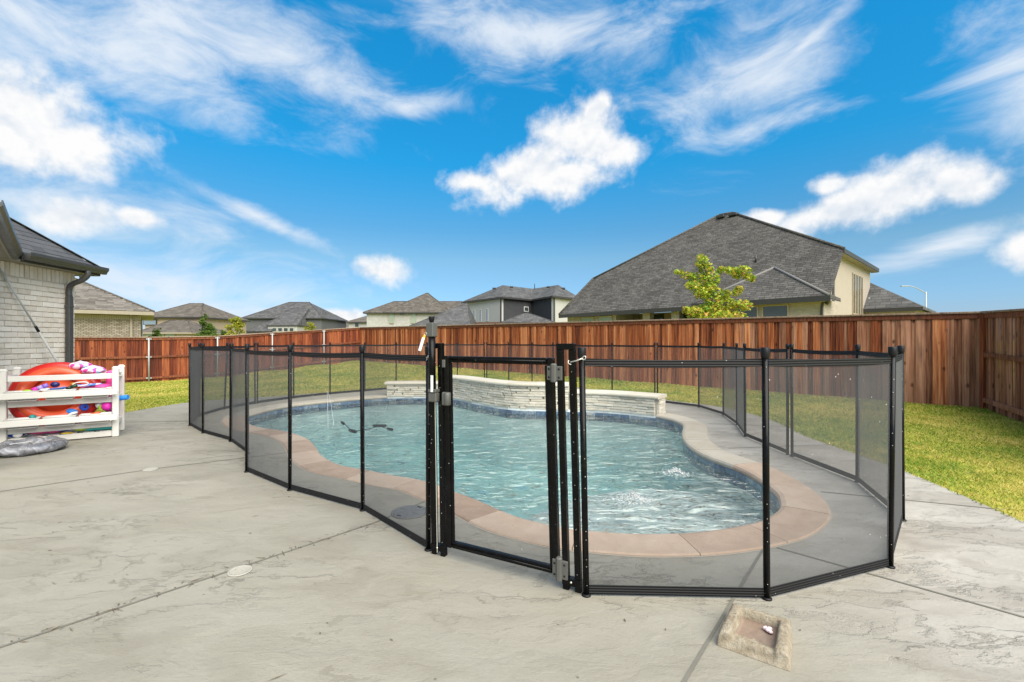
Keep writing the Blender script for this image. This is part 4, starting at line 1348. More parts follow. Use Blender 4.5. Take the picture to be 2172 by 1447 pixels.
def build_latch():
    root = thing('gate_latch', (*GL, 0.86), 'tall black and grey magnetic latch with top knob on the gate post', 'latch')
    top = lambda z: ptL(-0.004, 0.037, z)
    MB().tube([top(0.965), top(1.285)], 0.0205, 14).build('latch_tube', M['black'], root)
    MB().box(top(1.315), AX, (0.025, 0.024, 0.041), 0.004).build('housing', M['greyplastic'], root)
    k = MB().lathe(top(1.3565), [(0.0125, 0), (0.0125, 0.008), (0.016, 0.014), (0.0175, 0.034), (0.0165, 0.036)], 14).build('knob', M['blackplastic'], root)
    lo = MB().box(ptL(0.006, 0.038, 0.925), AX, (0.028, 0.019, 0.026), 0.005).build('latch_body', M['greyplastic'], root)
    MB().box(ptL(0.006, 0.038, 0.963), AX, (0.028, 0.021, 0.0095), 0.003).build('latch_collar', M['greyplastic'], root)
    MB().box(ptL(0.008, 0.058, 1.005), AX, (0.0085, 0.0012, 0.048)).build('label_strip', M['whitelabel'], root)
    MB().bar(ptL(0.0, 0.02, 0.02), ptL(0.0, 0.02, 0.9), 0.006, 0.004).build('guide_wire', M['zinc'], root)
    # key ring and tag
    t = thing('key_tag', ptL(-0.035, 0.05, 1.28), 'white and yellow key tag dangling from the latch housing', 'tag')
    c = ptL(-0.03, 0.062, 1.292)
    MB().tube([c + Vector((*GD, 0)) * 0.009 * math.cos(a) + ZA * 0.009 * math.sin(a) for a in np.linspace(0, 6.283, 13)[:-1]], 0.0013, 6, closed=True).build('key_ring', M['zinc'], t)
    MB().bar(c + Vector((-0.004, 0, -0.008)), c + Vector((-0.012, 0, -0.033)), 0.014, 0.003, up=(*GN, 0), bev=0.001).build('yellow_tab', toy('toy_yellow', (0.75, 0.5, 0.03)), t)
    MB().bar(c + Vector((-0.010, -0.003, -0.022)), c + Vector((-0.033, -0.003, -0.098)), 0.019, 0.002, up=(*GN, 0)).build('paper_tag', M['whitelabel'], t)
build_latch()

def hook(a, b, label):
    a, b = Vector(a), Vector(b)
    root = thing('safety_hook', a, label, 'hook', 'hook and eye catches')
    MB().tube([a, a.lerp(b, 0.5) - ZA * 0.002, b], 0.0036, 8).build('hook_rod', M['zinc'], root)
    d = (b - a).normalized()
    MB().tube([b + d * 0.009 + d * 0.009 * math.cos(t) + ZA * 0.009 * math.sin(t) for t in np.linspace(0, 6.283, 11)[:-1]], 0.0026, 6, closed=True).build('eye', M['zinc'], root)
    MB().tube([a + ZA * 0.012 - d * 0.008, a - d * 0.012, a - ZA * 0.010 - d * 0.002, a + d * 0.006 - ZA * 0.012], 0.0026, 6).build('spring_clip', M['zinc'], root)
hook(ptR(0.028, 0.022, 1.145), (0.343, 2.215, 1.165), 'zinc hook catch tying the hinge post to the right mesh fence')
hook(ptL(-0.042, 0.022, 1.165), (-0.505, 2.70, 1.148), 'zinc hook catch tying the latch post to the left mesh fence')

# ------------------------------------------------------------------ deck fittings
M['drain'] = plain('aged_white_plastic', (0.33, 0.315, 0.27), 0.6, 0.1)
def deck_drain(c, label):
    root = thing('deck_drain', (*c, 0), label, 'drain', 'deck drains')
    r = 0.056
    MB().lathe((*c, 0.0), [(r + 0.004, 0.001), (r + 0.004, 0.005), (r, 0.006), (r - 0.006, 0.006), (r - 0.006, 0.0035)], 28).build('rim', M['drain'], root)
    MB().lathe((*c, 0.0), [(r - 0.006, 0.001), (r - 0.006, 0.002)], 24).build('sump', M['fascia_dark'], root)
    dv = Vector((0.83, 0.56)).normalized()
    sd = Vector((-dv.y, dv.x))
    for k in range(-3, 4):
        y = k * 0.0145
        h = math.sqrt(max(0, (r - 0.006) ** 2 - y * y)) - 0.001
        p = Vector(c) + sd * y
        MB().box((p.x, p.y, 0.004), ((*dv, 0), (*sd, 0), (0, 0, 1)), (h, 0.0040, 0.0016)).build('grate_bar', M['drain'], root)
deck_drain(G2(509, 1212), 'round white slotted drain set in the deck joint in the left foreground')
deck_drain(G2(319, 996.5), 'round white drain in the deck between the toy rack and the mesh fence')

def skimmer_lid():
    c = Vector(G2(869, 1087))
    root = thing('skimmer_lid', (*c, 0), 'round grey plastic skimmer lid in the deck beside the coping', 'lid')
    m = plain('skimmer_grey', (0.13, 0.13, 0.13), 0.6, 0.25, 18.0)
    MB().lathe((*c, 0.0), [(0.132, 0.001), (0.132, 0.006), (0.126, 0.008), (0.121, 0.007), (0.119, 0.004)], 40).build('rim', m, root)
    lid = MB().lathe((*c, 0.0), [(0.117, 0.002), (0.117, 0.0065), (0.112, 0.0075), (0.03, 0.0085), (0.001, 0.0085)], 40).build('lid_plate', m, root)
    for k in range(6):
        a = k * math.pi / 3 + 0.4
        d = Vector((math.cos(a), math.sin(a)))
        MB().bar((*(c + d * 0.03), 0.0095), (*(c + d * 0.105), 0.0085), 0.006, 0.003).build('rib', m, lid)
    for a in (1.0, 4.1):
        d = Vector((math.cos(a), math.sin(a)))
        MB().box((*(c + d * 0.1), 0.009), ((-d.y, d.x, 0), (d.x, d.y, 0), (0, 0, 1)), (0.018, 0.006, 0.002)).build('finger_slot', M['blackplastic'], lid)
skimmer_lid()

def splash_block():
    o = Vector((1.045, 1.935))
    ax = Vector((0.52, -0.36)).normalized()                  # across
    pts = [Vector((0.997, 2.061)), Vector((1.186, 1.933)), Vector((1.05, 1.725)), Vector((0.848, 1.868))]   # far-left, far-right, near-right, near-left
    nx, ny = 44, 52
    def h(u, v):
        # u across 0..1, v from far (0) to near (1)
        e = min(u, 1 - u)
        rim = 0.070
        def st(x, a, b):
            x = min(1, max(0, (x - a) / (b - a)))
            return x * x * (3 - 2 * x)
        side = st(e, 0.17, 0.215)
        back = st(v, 0.13, 0.165)
        front = 1 - st(v, 0.80, 0.92)
        basin = side * back * (0.35 + 0.65 * front)
        z = rim - 0.048 * basin - 0.010 * st(v, 0.86, 1.0)
        edge = min(e * 16, v * 20, (1 - v) * 20, 1)
        z -= 0.013 * (1 - edge) ** 2
        z += 0.0012 * mnoise.noise(Vector((u * 9, v * 12, 1.3))) + 0.0016 * mnoise.noise(Vector((u * 34, v * 42, 4.3))) * (1.4 if basin < 0.9 or v > 0.6 else 0.4)
        return z
    vs, fs = [], []
    for j in range(ny + 1):
        for i in range(nx + 1):
            u, v = i / nx, j / ny
            p = pts[0].lerp(pts[1], u).lerp(pts[3].lerp(pts[2], u), v)
            vs.append((p.x, p.y, h(u, v)))
    W = nx + 1
    for j in range(ny):
        for i in range(nx):
            q = j * W + i
            fs.append((q + W, q + W + 1, q + 1, q))
    ring = [i for i in range(W)] + [j * W + nx for j in range(1, ny + 1)] + [ny * W + i for i in range(nx - 1, -1, -1)] + [j * W for j in range(ny - 1, 0, -1)]
    b0 = len(vs)
    cen = sum(pts, Vector((0, 0))) / 4
    for q in ring: 
        p = Vector(vs[q][:2])
        p = p + (p - cen).normalized() * 0.006
        vs.append((p.x, p.y, 0.0015))
    k = len(ring)
    for a in range(k):
        fs.append((ring[a], ring[(a + 1) % k], b0 + (a + 1) % k, b0 + a))
    fs.append(tuple(range(b0 + k - 1, b0 - 1, -1)))
    ob = MB().add(vs, fs, True).build('splash_block', [M['concrete_rough'], M['basin_stain']], None, (1.03, 1.9, 0))
    for j in range(ny):
        for i in range(nx):
            u, v = (i + 0.5) / nx, (j + 0.5) / ny
            wob = 0.03 * mnoise.noise(Vector((u * 7, v * 7, 2.2))) + 0.05 * mnoise.noise(Vector((u * 20, v * 20, 8.2)))
            if min(u, 1 - u) > 0.20 and 0.15 < v < 0.66 + wob: ob.data.polygons[j * nx + i].material_index = 1
    tag(ob, 'weathered concrete splash block with a shallow basin on the deck', 'splash block')
    c = Vector(pts[0].lerp(pts[1], 0.66).lerp(pts[3].lerp(pts[2], 0.66), 0.3))
    mb = MB()
    for dx, dy, r in ((0, 0, 0.011), (0.011, 0.010, 0.009), (-0.006, 0.014, 0.009), (0.004, -0.012, 0.008)):
        mb.ball((c.x + dx, c.y + dy, 0.026 + r * 0.7), (r * 1.25, r, r * 0.9), seg=8, rings=5)
    for i, v in enumerate(mb.v): mb.v[i] = v + Vector(mnoise.noise_vector(v * 120)) * 0.003
    s = mb.build('paper_scrap', toy('pale_pink_paper', (0.72, 0.55, 0.58)), None, (c.x, c.y, 0.026))
    tag(s, 'small crumpled pale pink scrap lying in the concrete splash block', 'scrap')
splash_block()

# ------------------------------------------------------------------ things in the water
def pool_hose():
    z = WATER_Z + 0.004
    pts = [Vector((*G2(727, 898, WATER_Z), z)), Vector((*G2(736, 905, WATER_Z), z)), Vector((*G2(748, 915, WATER_Z), z)), Vector((*G2(768, 913, WATER_Z), z)),
           Vector((*G2(790, 906, WATER_Z), z - 0.02)), Vector((*G2(805, 903.5, WATER_Z), z)), Vector((*G2(816, 906, WATER_Z), z - 0.02)), Vector((*G2(827, 911, WATER_Z), z))]
    root = thing('cleaner_hose', pts[2], 'thin dark pool cleaner hose with floats on the water at the left', 'hose')
    MB().tube(crom(pts, 6), 0.006, 8).build('hose', M['blackplastic'], root)
    for i, r in ((0, 0.022), (2, 0.024), (5, 0.02), (7, 0.02)):
        p = pts[i]
        d = (pts[min(i + 1, 7)] - pts[max(i - 1, 0)]).normalized()
        MB().tube([p - d * 0.11, p - d * 0.08, p + d * 0.08, p + d * 0.11], [0.014, r, r, 0.014], 10).build('float', M['blackplastic'], root)
pool_hose()

def jets():
    for k, (u1, v1) in enumerate(((696, 909), (708, 903))):
        a = Vector((*G2(693, 834), 0.02))
        b = Vector((*G2(u1, v1, WATER_Z), WATER_Z))
        pts = []
        for t in np.linspace(0, 1, 14):
            p = a.lerp(b, t)
            p.z = 0.02 + (WATER_Z - 0.02) * t + 1.1 * t * (1 - t) * (0.8 if k == 0 else 0.65)
            pts.append(p)
        o = MB().tube(pts, 0.0035, 6).build('deck_jet', M['foam'], None, tuple(a))
        tag(o, ['thin arcing water jet falling nearer the fence posts', 'thin arcing water jet falling slightly farther right'][k], 'water jet', 'water jets from the far deck')
jets()

# ------------------------------------------------------------------ litter blown onto the deck
def litter():
    mb = MB()
    for k in range(240):
        if k < 150:
            x, y = rng.uniform(-6.2, 3.2), rng.uniform(1.2, 7.5)
        else:
            x, y = -2.083 + (k - 150) / 90 * 1.2 + rng.gauss(0, 0.03), 1.851 + (k - 150) / 90 * 1.35 + rng.gauss(0, 0.03)
        if bool(inside([(p.x, p.y) for p in OUT_O], [x], [y])[0]): continue
        a = rng.random() * 6.283
        l, w = rng.uniform(0.004, 0.016), rng.uniform(0.0015, 0.004)
        if rng.random() < 0.25: l, w = rng.uniform(0.02, 0.045), 0.0016
        t, n = Vector((math.cos(a), math.sin(a), 0)), Vector((-math.sin(a), math.cos(a), 0))
        c = Vector((x, y, 0.0045))
        mb.add([c - t * l, c + n * w + ZA * 0.002, c + t * l + ZA * 0.001, c - n * w], [(0, 3, 2, 1)])
    o = mb.build('leaf_litter', plain('dry_litter', (0.10, 0.075, 0.045), 0.9, 0.4, 30.0))
    tag(o, 'scattered specks of dry leaf and twig on the deck', 'litter', kind='stuff')
litter()
# ------------------------------------------------------------------ the house at the left
HC = Vector((-7.5, 7.79))
HW = Vector((-0.12, 0.993)).normalized()
HN = Vector((HW.y, -HW.x))
WALL_TOP = 2.41
def h3(s, n, z):
    """s metres along the wall from its far corner towards the camera, n metres out of the wall"""
    p = HC - HW * s + HN * n
    return Vector((p.x, p.y, z))
def build_left_house():
    root = thing('brick_house', (*HC, 0), 'whitewashed brick house with dark gutter at the left edge of the yard', 'house')
    ax = (Vector((*HW, 0)), Vector((*HN, 0)), ZA)
    # core behind the brick skin; far part of the wall carries brick as a surface only
    LEN, BRK = 1.55, 1.9
    vs = [h3(0.0, -0.1, 0), h3(BRK, -0.1, 0), h3(BRK, -5, 0), h3(0, -5, 0)]
    MB().prism([(v.x, v.y) for v in [h3(0.004, -0.105, 0), h3(0.004, -5, 0), h3(BRK, -5, 0), h3(BRK, -0.105, 0)]], -0.2, WALL_TOP + 0.1).build('wall', M['wall_white_brick'], root)
    MB().box((h3(BRK / 2, -0.056, WALL_TOP / 2)), ax, (BRK / 2 - 0.004, 0.049, WALL_TOP / 2)).build('mortar_bed', M['mortar_white'], root)
    bl, bh, jt = 0.203, 0.0815, 0.0095
    rows = int((WALL_TOP - 0.208) / bh)
    z0 = WALL_TOP - 0.208 - rows * bh
    for r in range(rows):
        s = -(bl / 2) * (r % 2)
        while s < BRK - 0.02:
            a, b = max(s, 0.0), min(s + bl - jt, BRK)
            if b - a > 0.03:
                MB().box(h3((a + b) / 2, -0.02 + rng.uniform(0, 0.007), z0 + r * bh + (bh - jt) / 2), ax, ((b - a) / 2, 0.0265, (bh - jt) / 2 + rng.uniform(-0.001, 0.001)), 0.005).build('brick', M['brick_white'], root)
            s += bl
    s = 0.0
    while s < BRK:
        MB().box(h3(s + 0.034, -0.018 + rng.uniform(0, 0.012), WALL_TOP - 0.102), ax, (0.034, 0.0265, 0.098), 0.005).build('soldier_brick', M['brick_white'], root)
        s += 0.0765
    # eaves: G0 is the outer corner of the roof
    GZ0, GZ1 = 2.42, 2.54
    OH = 0.25
    SE = -0.2                                   # beyond the far corner
    S_IN = 1.26                                 # where the angled patio eave starts
    MB().add([h3(SE, OH, GZ0 - 0.012), h3(4, OH, GZ0 - 0.012), h3(4, -0.12, GZ0 - 0.012), h3(SE, -0.12, GZ0 - 0.012),
              h3(SE, OH, GZ0 + 0.01), h3(4, OH, GZ0 + 0.01), h3(4, -0.12, GZ0 + 0.01), h3(SE, -0.12, GZ0 + 0.01)],
             [(3, 2, 1, 0), (4, 5, 6, 7), (0, 1, 5, 4), (1, 2, 6, 5), (2, 3, 7, 6), (3, 0, 4, 7)]).build('soffit', M['soffit'], root)
    MB().prism([(v.x, v.y) for v in (h3(SE, -0.12, 0), h3(SE, -4, 0), h3(0, -4, 0), h3(0, -0.12, 0))][::-1], GZ0 - 0.012, GZ0 + 0.01).build('soffit', M['soffit'], root)
    MB().box(h3((S_IN + SE) / 2, OH + 0.012, GZ0 + 0.03), ax, ((S_IN - SE) / 2, 0.011, 0.055), 0.003).build('fascia', M['fascia_dark'], root)
    MB().box(h3(SE - 0.012, -1.9, GZ0 + 0.03), (Vector((*HN, 0)), Vector((*HW, 0)), ZA), (2.15, 0.011, 0.06), 0.003).build('fascia', M['soffit'], root)
    # K-style gutter
    prof = [(0.024, GZ0 + 0.005), (0.085, GZ0 + 0.005), (0.10, GZ0 + 0.04), (0.125, GZ0 + 0.075), (0.128, GZ1), (0.118, GZ1), (0.115, GZ1 - 0.02), (0.03, GZ1 - 0.025), (0.024, GZ1)]
    def extr(name, mat, fa, fb, parent):
        k = len(prof)
        vs = [fa(n, z) for n, z in prof] + [fb(n, z) for n, z in prof]
        return MB().add(vs, [(i, (i + 1) % k, k + (i + 1) % k, k + i) for i in range(k)] + [tuple(range(k))[::-1], tuple(range(k, 2 * k))]).build(name, mat, parent)
    gut = extr('gutter', M['gutter'], lambda n, z: h3(SE - 0.05, OH + n, z), lambda n, z: h3(S_IN - 0.02, OH + n, z), root)
    # downspout: elbows out of the gutter back to the wall
    sd = 0.15
    ds = MB().tube(crom([h3(sd, OH + 0.07, GZ0 + 0.01), h3(sd, OH + 0.07, GZ0 - 0.06), h3(sd + 0.01, OH + 0.0, GZ0 - 0.14), h3(sd + 0.02, 0.10, GZ0 - 0.22), h3(sd + 0.02, 0.055, GZ0 - 0.30), h3(sd + 0.02, 0.055, GZ0 - 0.42)], 5), 0.042, 12).build('downspout_elbow', M['gutter'], root)
    MB().box(h3(sd + 0.02, 0.058, 1.03), ax, (0.048, 0.036, 0.98), 0.012).build('downspout', M['gutter'], root)
    MB().box(h3(sd + 0.02, 0.058, 1.83), ax, (0.052, 0.04, 0.02), 0.006).build('downspout_strap', M['gutter'], root)
    # roof plane over this wing, hip at the far corner
    PIT = 0.845
    def rf(s, m, lift=0.0):                      # m metres in from the eave
        return h3(s, OH - m, GZ1 - 0.01 + PIT * m + lift)
    big = MB().add([rf(SE, 0, -0.02), rf(6, 0, -0.02), rf(6, 3.4, -0.02), rf(SE + 3.4, 3.4, -0.02)], [(0, 1, 2, 3)])
    big.add([rf(SE, 0, -0.02), rf(SE + 3.4, 3.4, -0.02), h3(SE, OH - 7, GZ1 - 0.03)], [(0, 1, 2)])
    big.build('roof_deck', M['roof_grey'], root)
    slope = math.sqrt(1 + PIT * PIT)
    ex = 0.135 / slope
    upv = (rf(0, 1) - rf(0, 0)).normalized()
    nrm = upv.cross(Vector((*(-HW), 0))).normalized()
    if nrm.z < 0: nrm = -nrm
    sdir = Vector((*(-HW), 0))
    for r in range(13):
        m = r * ex
        s = SE + m + 0.015
        s = SE + m + (r * 0.37 % 1.0) * 0.25 - 0.2
        while s < 2.3:
            w = rng.choice([0.17, 0.22, 0.28])
            a = max(s, SE + m + 0.02)
            b = s + w - 0.004
            if b - a > 0.05:
                mid = rf((a + b) / 2, m + ex * 0.55, 0.006)
                tilt = (upv - nrm * 0.035).normalized()
                th = 0.0035 + rng.uniform(0, 0.003)
                MB().box(mid, (sdir, tilt, sdir.cross(tilt)), ((b - a) / 2, ex * slope * 0.62, th)).build('shingle', M['shingle_piece'], root)
            s += w
    hd = (rf(SE + 1, 1) - rf(SE, 0)).normalized()
    for k in range(9):
        c = rf(SE, 0) + hd * (0.1 + 0.2 * k) + Vector((0, 0, 0.028))
        side = hd.cross(ZA).normalized()
        MB().box(c, (hd, side, hd.cross(side)), (0.13, 0.055, 0.006), 0.003).build('hip_shingle', M['shingle_piece'], root)
    # angled patio wing: same eave height, runs back past the camera's left
    I = h3(S_IN, OH + 0.04, 0)
    q = Vector((1, -1)).normalized()
    nn = Vector((1, 1)).normalized()
    def w3(s, n, z):
        p = Vector((I.x, I.y)) + q * s + nn * n
        return Vector((p.x, p.y, z))
    extr('gutter', M['gutter'], lambda n, z: w3(-0.06, n - 0.132, z), lambda n, z: w3(3.4, n - 0.132, z), root)
    MB().box(w3(1.68, -0.12, GZ0 + 0.03), (Vector((*q, 0)), Vector((*nn, 0)), ZA), (1.7, 0.011, 0.055), 0.003).build('fascia', M['soffit'], root)
    MB().prism([(v.x, v.y) for v in (w3(0, -0.132, 0), w3(3.38, -0.132, 0), w3(3.38, -1.9, 0), w3(0, -1.9, 0))][::-1], GZ0 - 0.008, GZ0 + 0.012).build('patio_ceiling', M['soffit'], root)
    MB().box(w3(1.7, -0.46, GZ0 - 0.06), (Vector((*q, 0)), Vector((*nn, 0)), ZA), (1.6, 0.09, 0.05), 0.003).build('patio_beam', M['soffit'], root)
    MB().add([w3(0, -0.11, GZ1 - 0.02), w3(3.4, -0.11, GZ1 - 0.02), w3(3.4, -2.1, GZ1 + 0.16), w3(0, -2.1, GZ1 + 0.16)], [(0, 1, 2, 3)]).build('roof', M['roof_grey'], root)
    MB().prism([(v.x, v.y) for v in (w3(0.2, -1.8, 0), w3(3.3, -1.8, 0), w3(3.3, -2.0, 0), w3(0.2, -2.0, 0))][::-1], -0.2, GZ0).build('wall', M['wall_white_brick'], root)
    MB().box(w3(3.15, -0.46, 1.18), (Vector((*q, 0)), Vector((*nn, 0)), ZA), (0.13, 0.13, 1.18), 0.01).build('patio_column', M['wall_white_brick'], root)
    # small camera under the eave
    cm = thing('security_camera', h3(-0.08, 0.06, GZ0 - 0.1), 'small white security camera under the eave beside the downspout', 'camera')
    MB().lathe(h3(-0.08, 0.06, GZ0 - 0.075), [(0.035, 0), (0.035, 0.05)], 14).build('mount', M['frame_white'], cm)
    MB().ball(h3(-0.08, 0.06, GZ0 - 0.10), 0.034, seg=12, rings=8).build('dome', M['blackplastic'], cm)
    # telescopic pole leaning on the wall
    p0, p1 = h3(-0.02, 0.22, 0.003), h3(1.36, 0.03, 2.36)
    pole = thing('pool_pole', p0, 'slim white telescopic pole leaning against the brick wall', 'pole')
    MB().tube([p0, p0.lerp(p1, 0.62)], 0.016, 10).build('lower_tube', M['frame_white'], pole)
    MB().tube([p0.lerp(p1, 0.6), p1], 0.0125, 10).build('upper_tube', M['frame_white'], pole)
    MB().tube([p0.lerp(p1, 0.59), p0.lerp(p1, 0.625)], 0.019, 10).build('clamp', M['blackplastic'], pole)
    MB().tube([p1, p1 + (p1 - p0).normalized() * 0.05], 0.014, 8).build('tip', M['blackplastic'], pole)
build_left_house()

# ------------------------------------------------------------------ toy rack
RK = Vector((-6.04, 5.40))
RD = Vector((0.84, 0.57)).normalized()
KS = 0.886                                  # rack lengths below are laid out on a 1.146 m front
RB = Vector((-RD.y, RD.x))
RW, RDEP = 1.146, 0.50
def r3(s, b, z):
    p = RK + RD * (s * KS) + RB * b
    return Vector((p.x, p.y, z))
RAX = (Vector((*RD, 0)), Vector((*RB, 0)), ZA)
def build_rack():
    root = thing('toy_rack', (*RK, 0), 'white slatted plastic rack crammed with pool toys beside the house', 'rack')
    for s in (0.0, RW):
        for b in (0.0, RDEP):
            post = MB().box(r3(s, b, 0.445), RAX, (0.034, 0.034, 0.443), 0.006).build('rack_post', M['pvc'], root)
            MB().lathe(r3(s, b, 0.888), [(0.05, 0), (0.05, 0.012), (0.036, 0.026), (0.03, 0.03)], 4, smooth=False).build('post_cap', M['pvc'], post)
    for z in (0.794, 0.487, 0.169, 0.045):
        MB().box(r3(RW / 2, -0.0, z), RAX, (RW / 2 * KS - 0.036, 0.012, 0.0345), 0.004).build('slat', M['pvc'], root)
    for z in (0.794, 0.487, 0.169):
        MB().box(r3(RW / 2, RDEP, z), RAX, (RW / 2 * KS - 0.036, 0.012, 0.0345), 0.004).build('slat', M['pvc'], root)
        for s in (0.0, RW):
            MB().box(r3(s, RDEP / 2, z), RAX, (0.012, RDEP / 2 - 0.036, 0.0345), 0.004).build('side_slat', M['pvc'], root)
    for s in np.linspace(0.12, RW - 0.12, 6):
        MB().box(r3(s, RDEP / 2, 0.075), RAX, (0.05, RDEP / 2 - 0.014, 0.008), 0.002).build('floor_slat', M['pvc'], root)
    for z in (0.600, 0.275):                                         # outrigger rails that hold the baskets
        rail = MB().box(r3(RW / 2 - 0.06, -0.17, z), RAX, ((RW / 2 + 0.10) * KS, 0.010, 0.036), 0.004).build('basket_rail', M['pvc'], root)
        for s in (0.0, RW):
            MB().box(r3(s, -0.098, z), RAX, (0.012, 0.062, 0.03), 0.004).build('rail_bracket', M['pvc'], rail)
            MB().box(r3(s - (0.03 if s > 0 else -0.0), -0.185, z + 0.012), RAX, (0.010, 0.006, 0.052), 0.003).build('rail_hook', M['pvc'], rail)
        for k in range(3):
            s0 = 0.05 + k * 0.365
            bk = basket(r3(s0 + 0.16, -0.09, z + 0.05), ['left', 'middle', 'right'][k], z > 0.5)
    MB().tube(crom([r3(RW + 0.036, 0.0, 0.80), r3(RW + 0.06, 0.0, 0.795), r3(RW + 0.07, 0, 0.81), r3(RW + 0.07, 0, 0.83)], 4), 0.005, 6).build('wire_hook', M['pvc'], root)

def basket(c, pos, upper):
    lab = 'white slotted plastic basket, %s one on the %s rail of the toy rack' % (pos, 'upper' if upper else 'lower')
    root = thing('basket', c, lab, 'basket', 'baskets on the toy rack')
    # tapered tub, open on top
    top, bot, hh = (0.147, 0.062), (0.12, 0.045), 0.115
    vs = []
    for (w, d), z in ((top, 0.0), ((top[0] - 0.006, top[1] - 0.006), 0.0), ((bot[0] - 0.006, bot[1] - 0.006), -hh + 0.004), (bot, -hh)):
        for i, j in ((-1, -1), (1, -1), (1, 1), (-1, 1)):
            vs.append(c + RAX[0] * w * i + RAX[1] * d * j + ZA * z)
    fs = []
    for a, b in ((0, 4), (4, 8), (12, 0)):
        for i in range(4):
            k = (i + 1) % 4
            fs.append((a + i, a + k, b + k, b + i))
    fs += [(8, 9, 10, 11), (15, 14, 13, 12)]
    MB().add(vs, fs).build('tub', M['basket'], root)
    MB().tube([c + RAX[0] * top[0] * i + RAX[1] * top[1] * j for i, j in ((-1, -1), (1, -1), (1, 1), (-1, 1))], 0.006, 6, closed=True).build('rim', M['basket'], root)
    mb = MB()
    for k in range(22):
        mb.box(c + RAX[0] * (-0.112 + 0.0107 * k) + RAX[1] * (-0.0475) + ZA * (-hh + 0.014), RAX, (0.0032, 0.0015, 0.006))
    tag(mb.build('vent_slots', toy('slot_dark', (0.12, 0.11, 0.10)), root), kind='stuff')
    return root
build_rack()

def ringfloat(c, ax, R_, r_, flat=1.0, seg=36, sides=14, wob=0.0, sx=1.0):
    mb = MB()
    X, Y, Z = ax
    vs, fs = [], []
    for i in range(seg):
        t = 2 * math.pi * i / seg
        for j in range(sides):
            p = 2 * math.pi * j / sides
            rr = R_ + r_ * math.cos(p) * (1 + wob * mnoise.noise(Vector((math.cos(t) * 2, math.sin(t) * 2, 5))))
            zz = r_ * math.sin(p) * flat * (1 + wob * mnoise.noise(Vector((math.cos(t) * 3, math.sin(t) * 3, 9))))
            vs.append(c + X * rr * math.cos(t) * sx + Y * rr * math.sin(t) + Z * zz)
    for i in range(seg):
        for j in range(sides):
            fs.append((i * sides + j, ((i + 1) % seg) * sides + j, ((i + 1) % seg) * sides + (j + 1) % sides, i * sides + (j + 1) % sides))
    return mb.add(vs, fs, True)

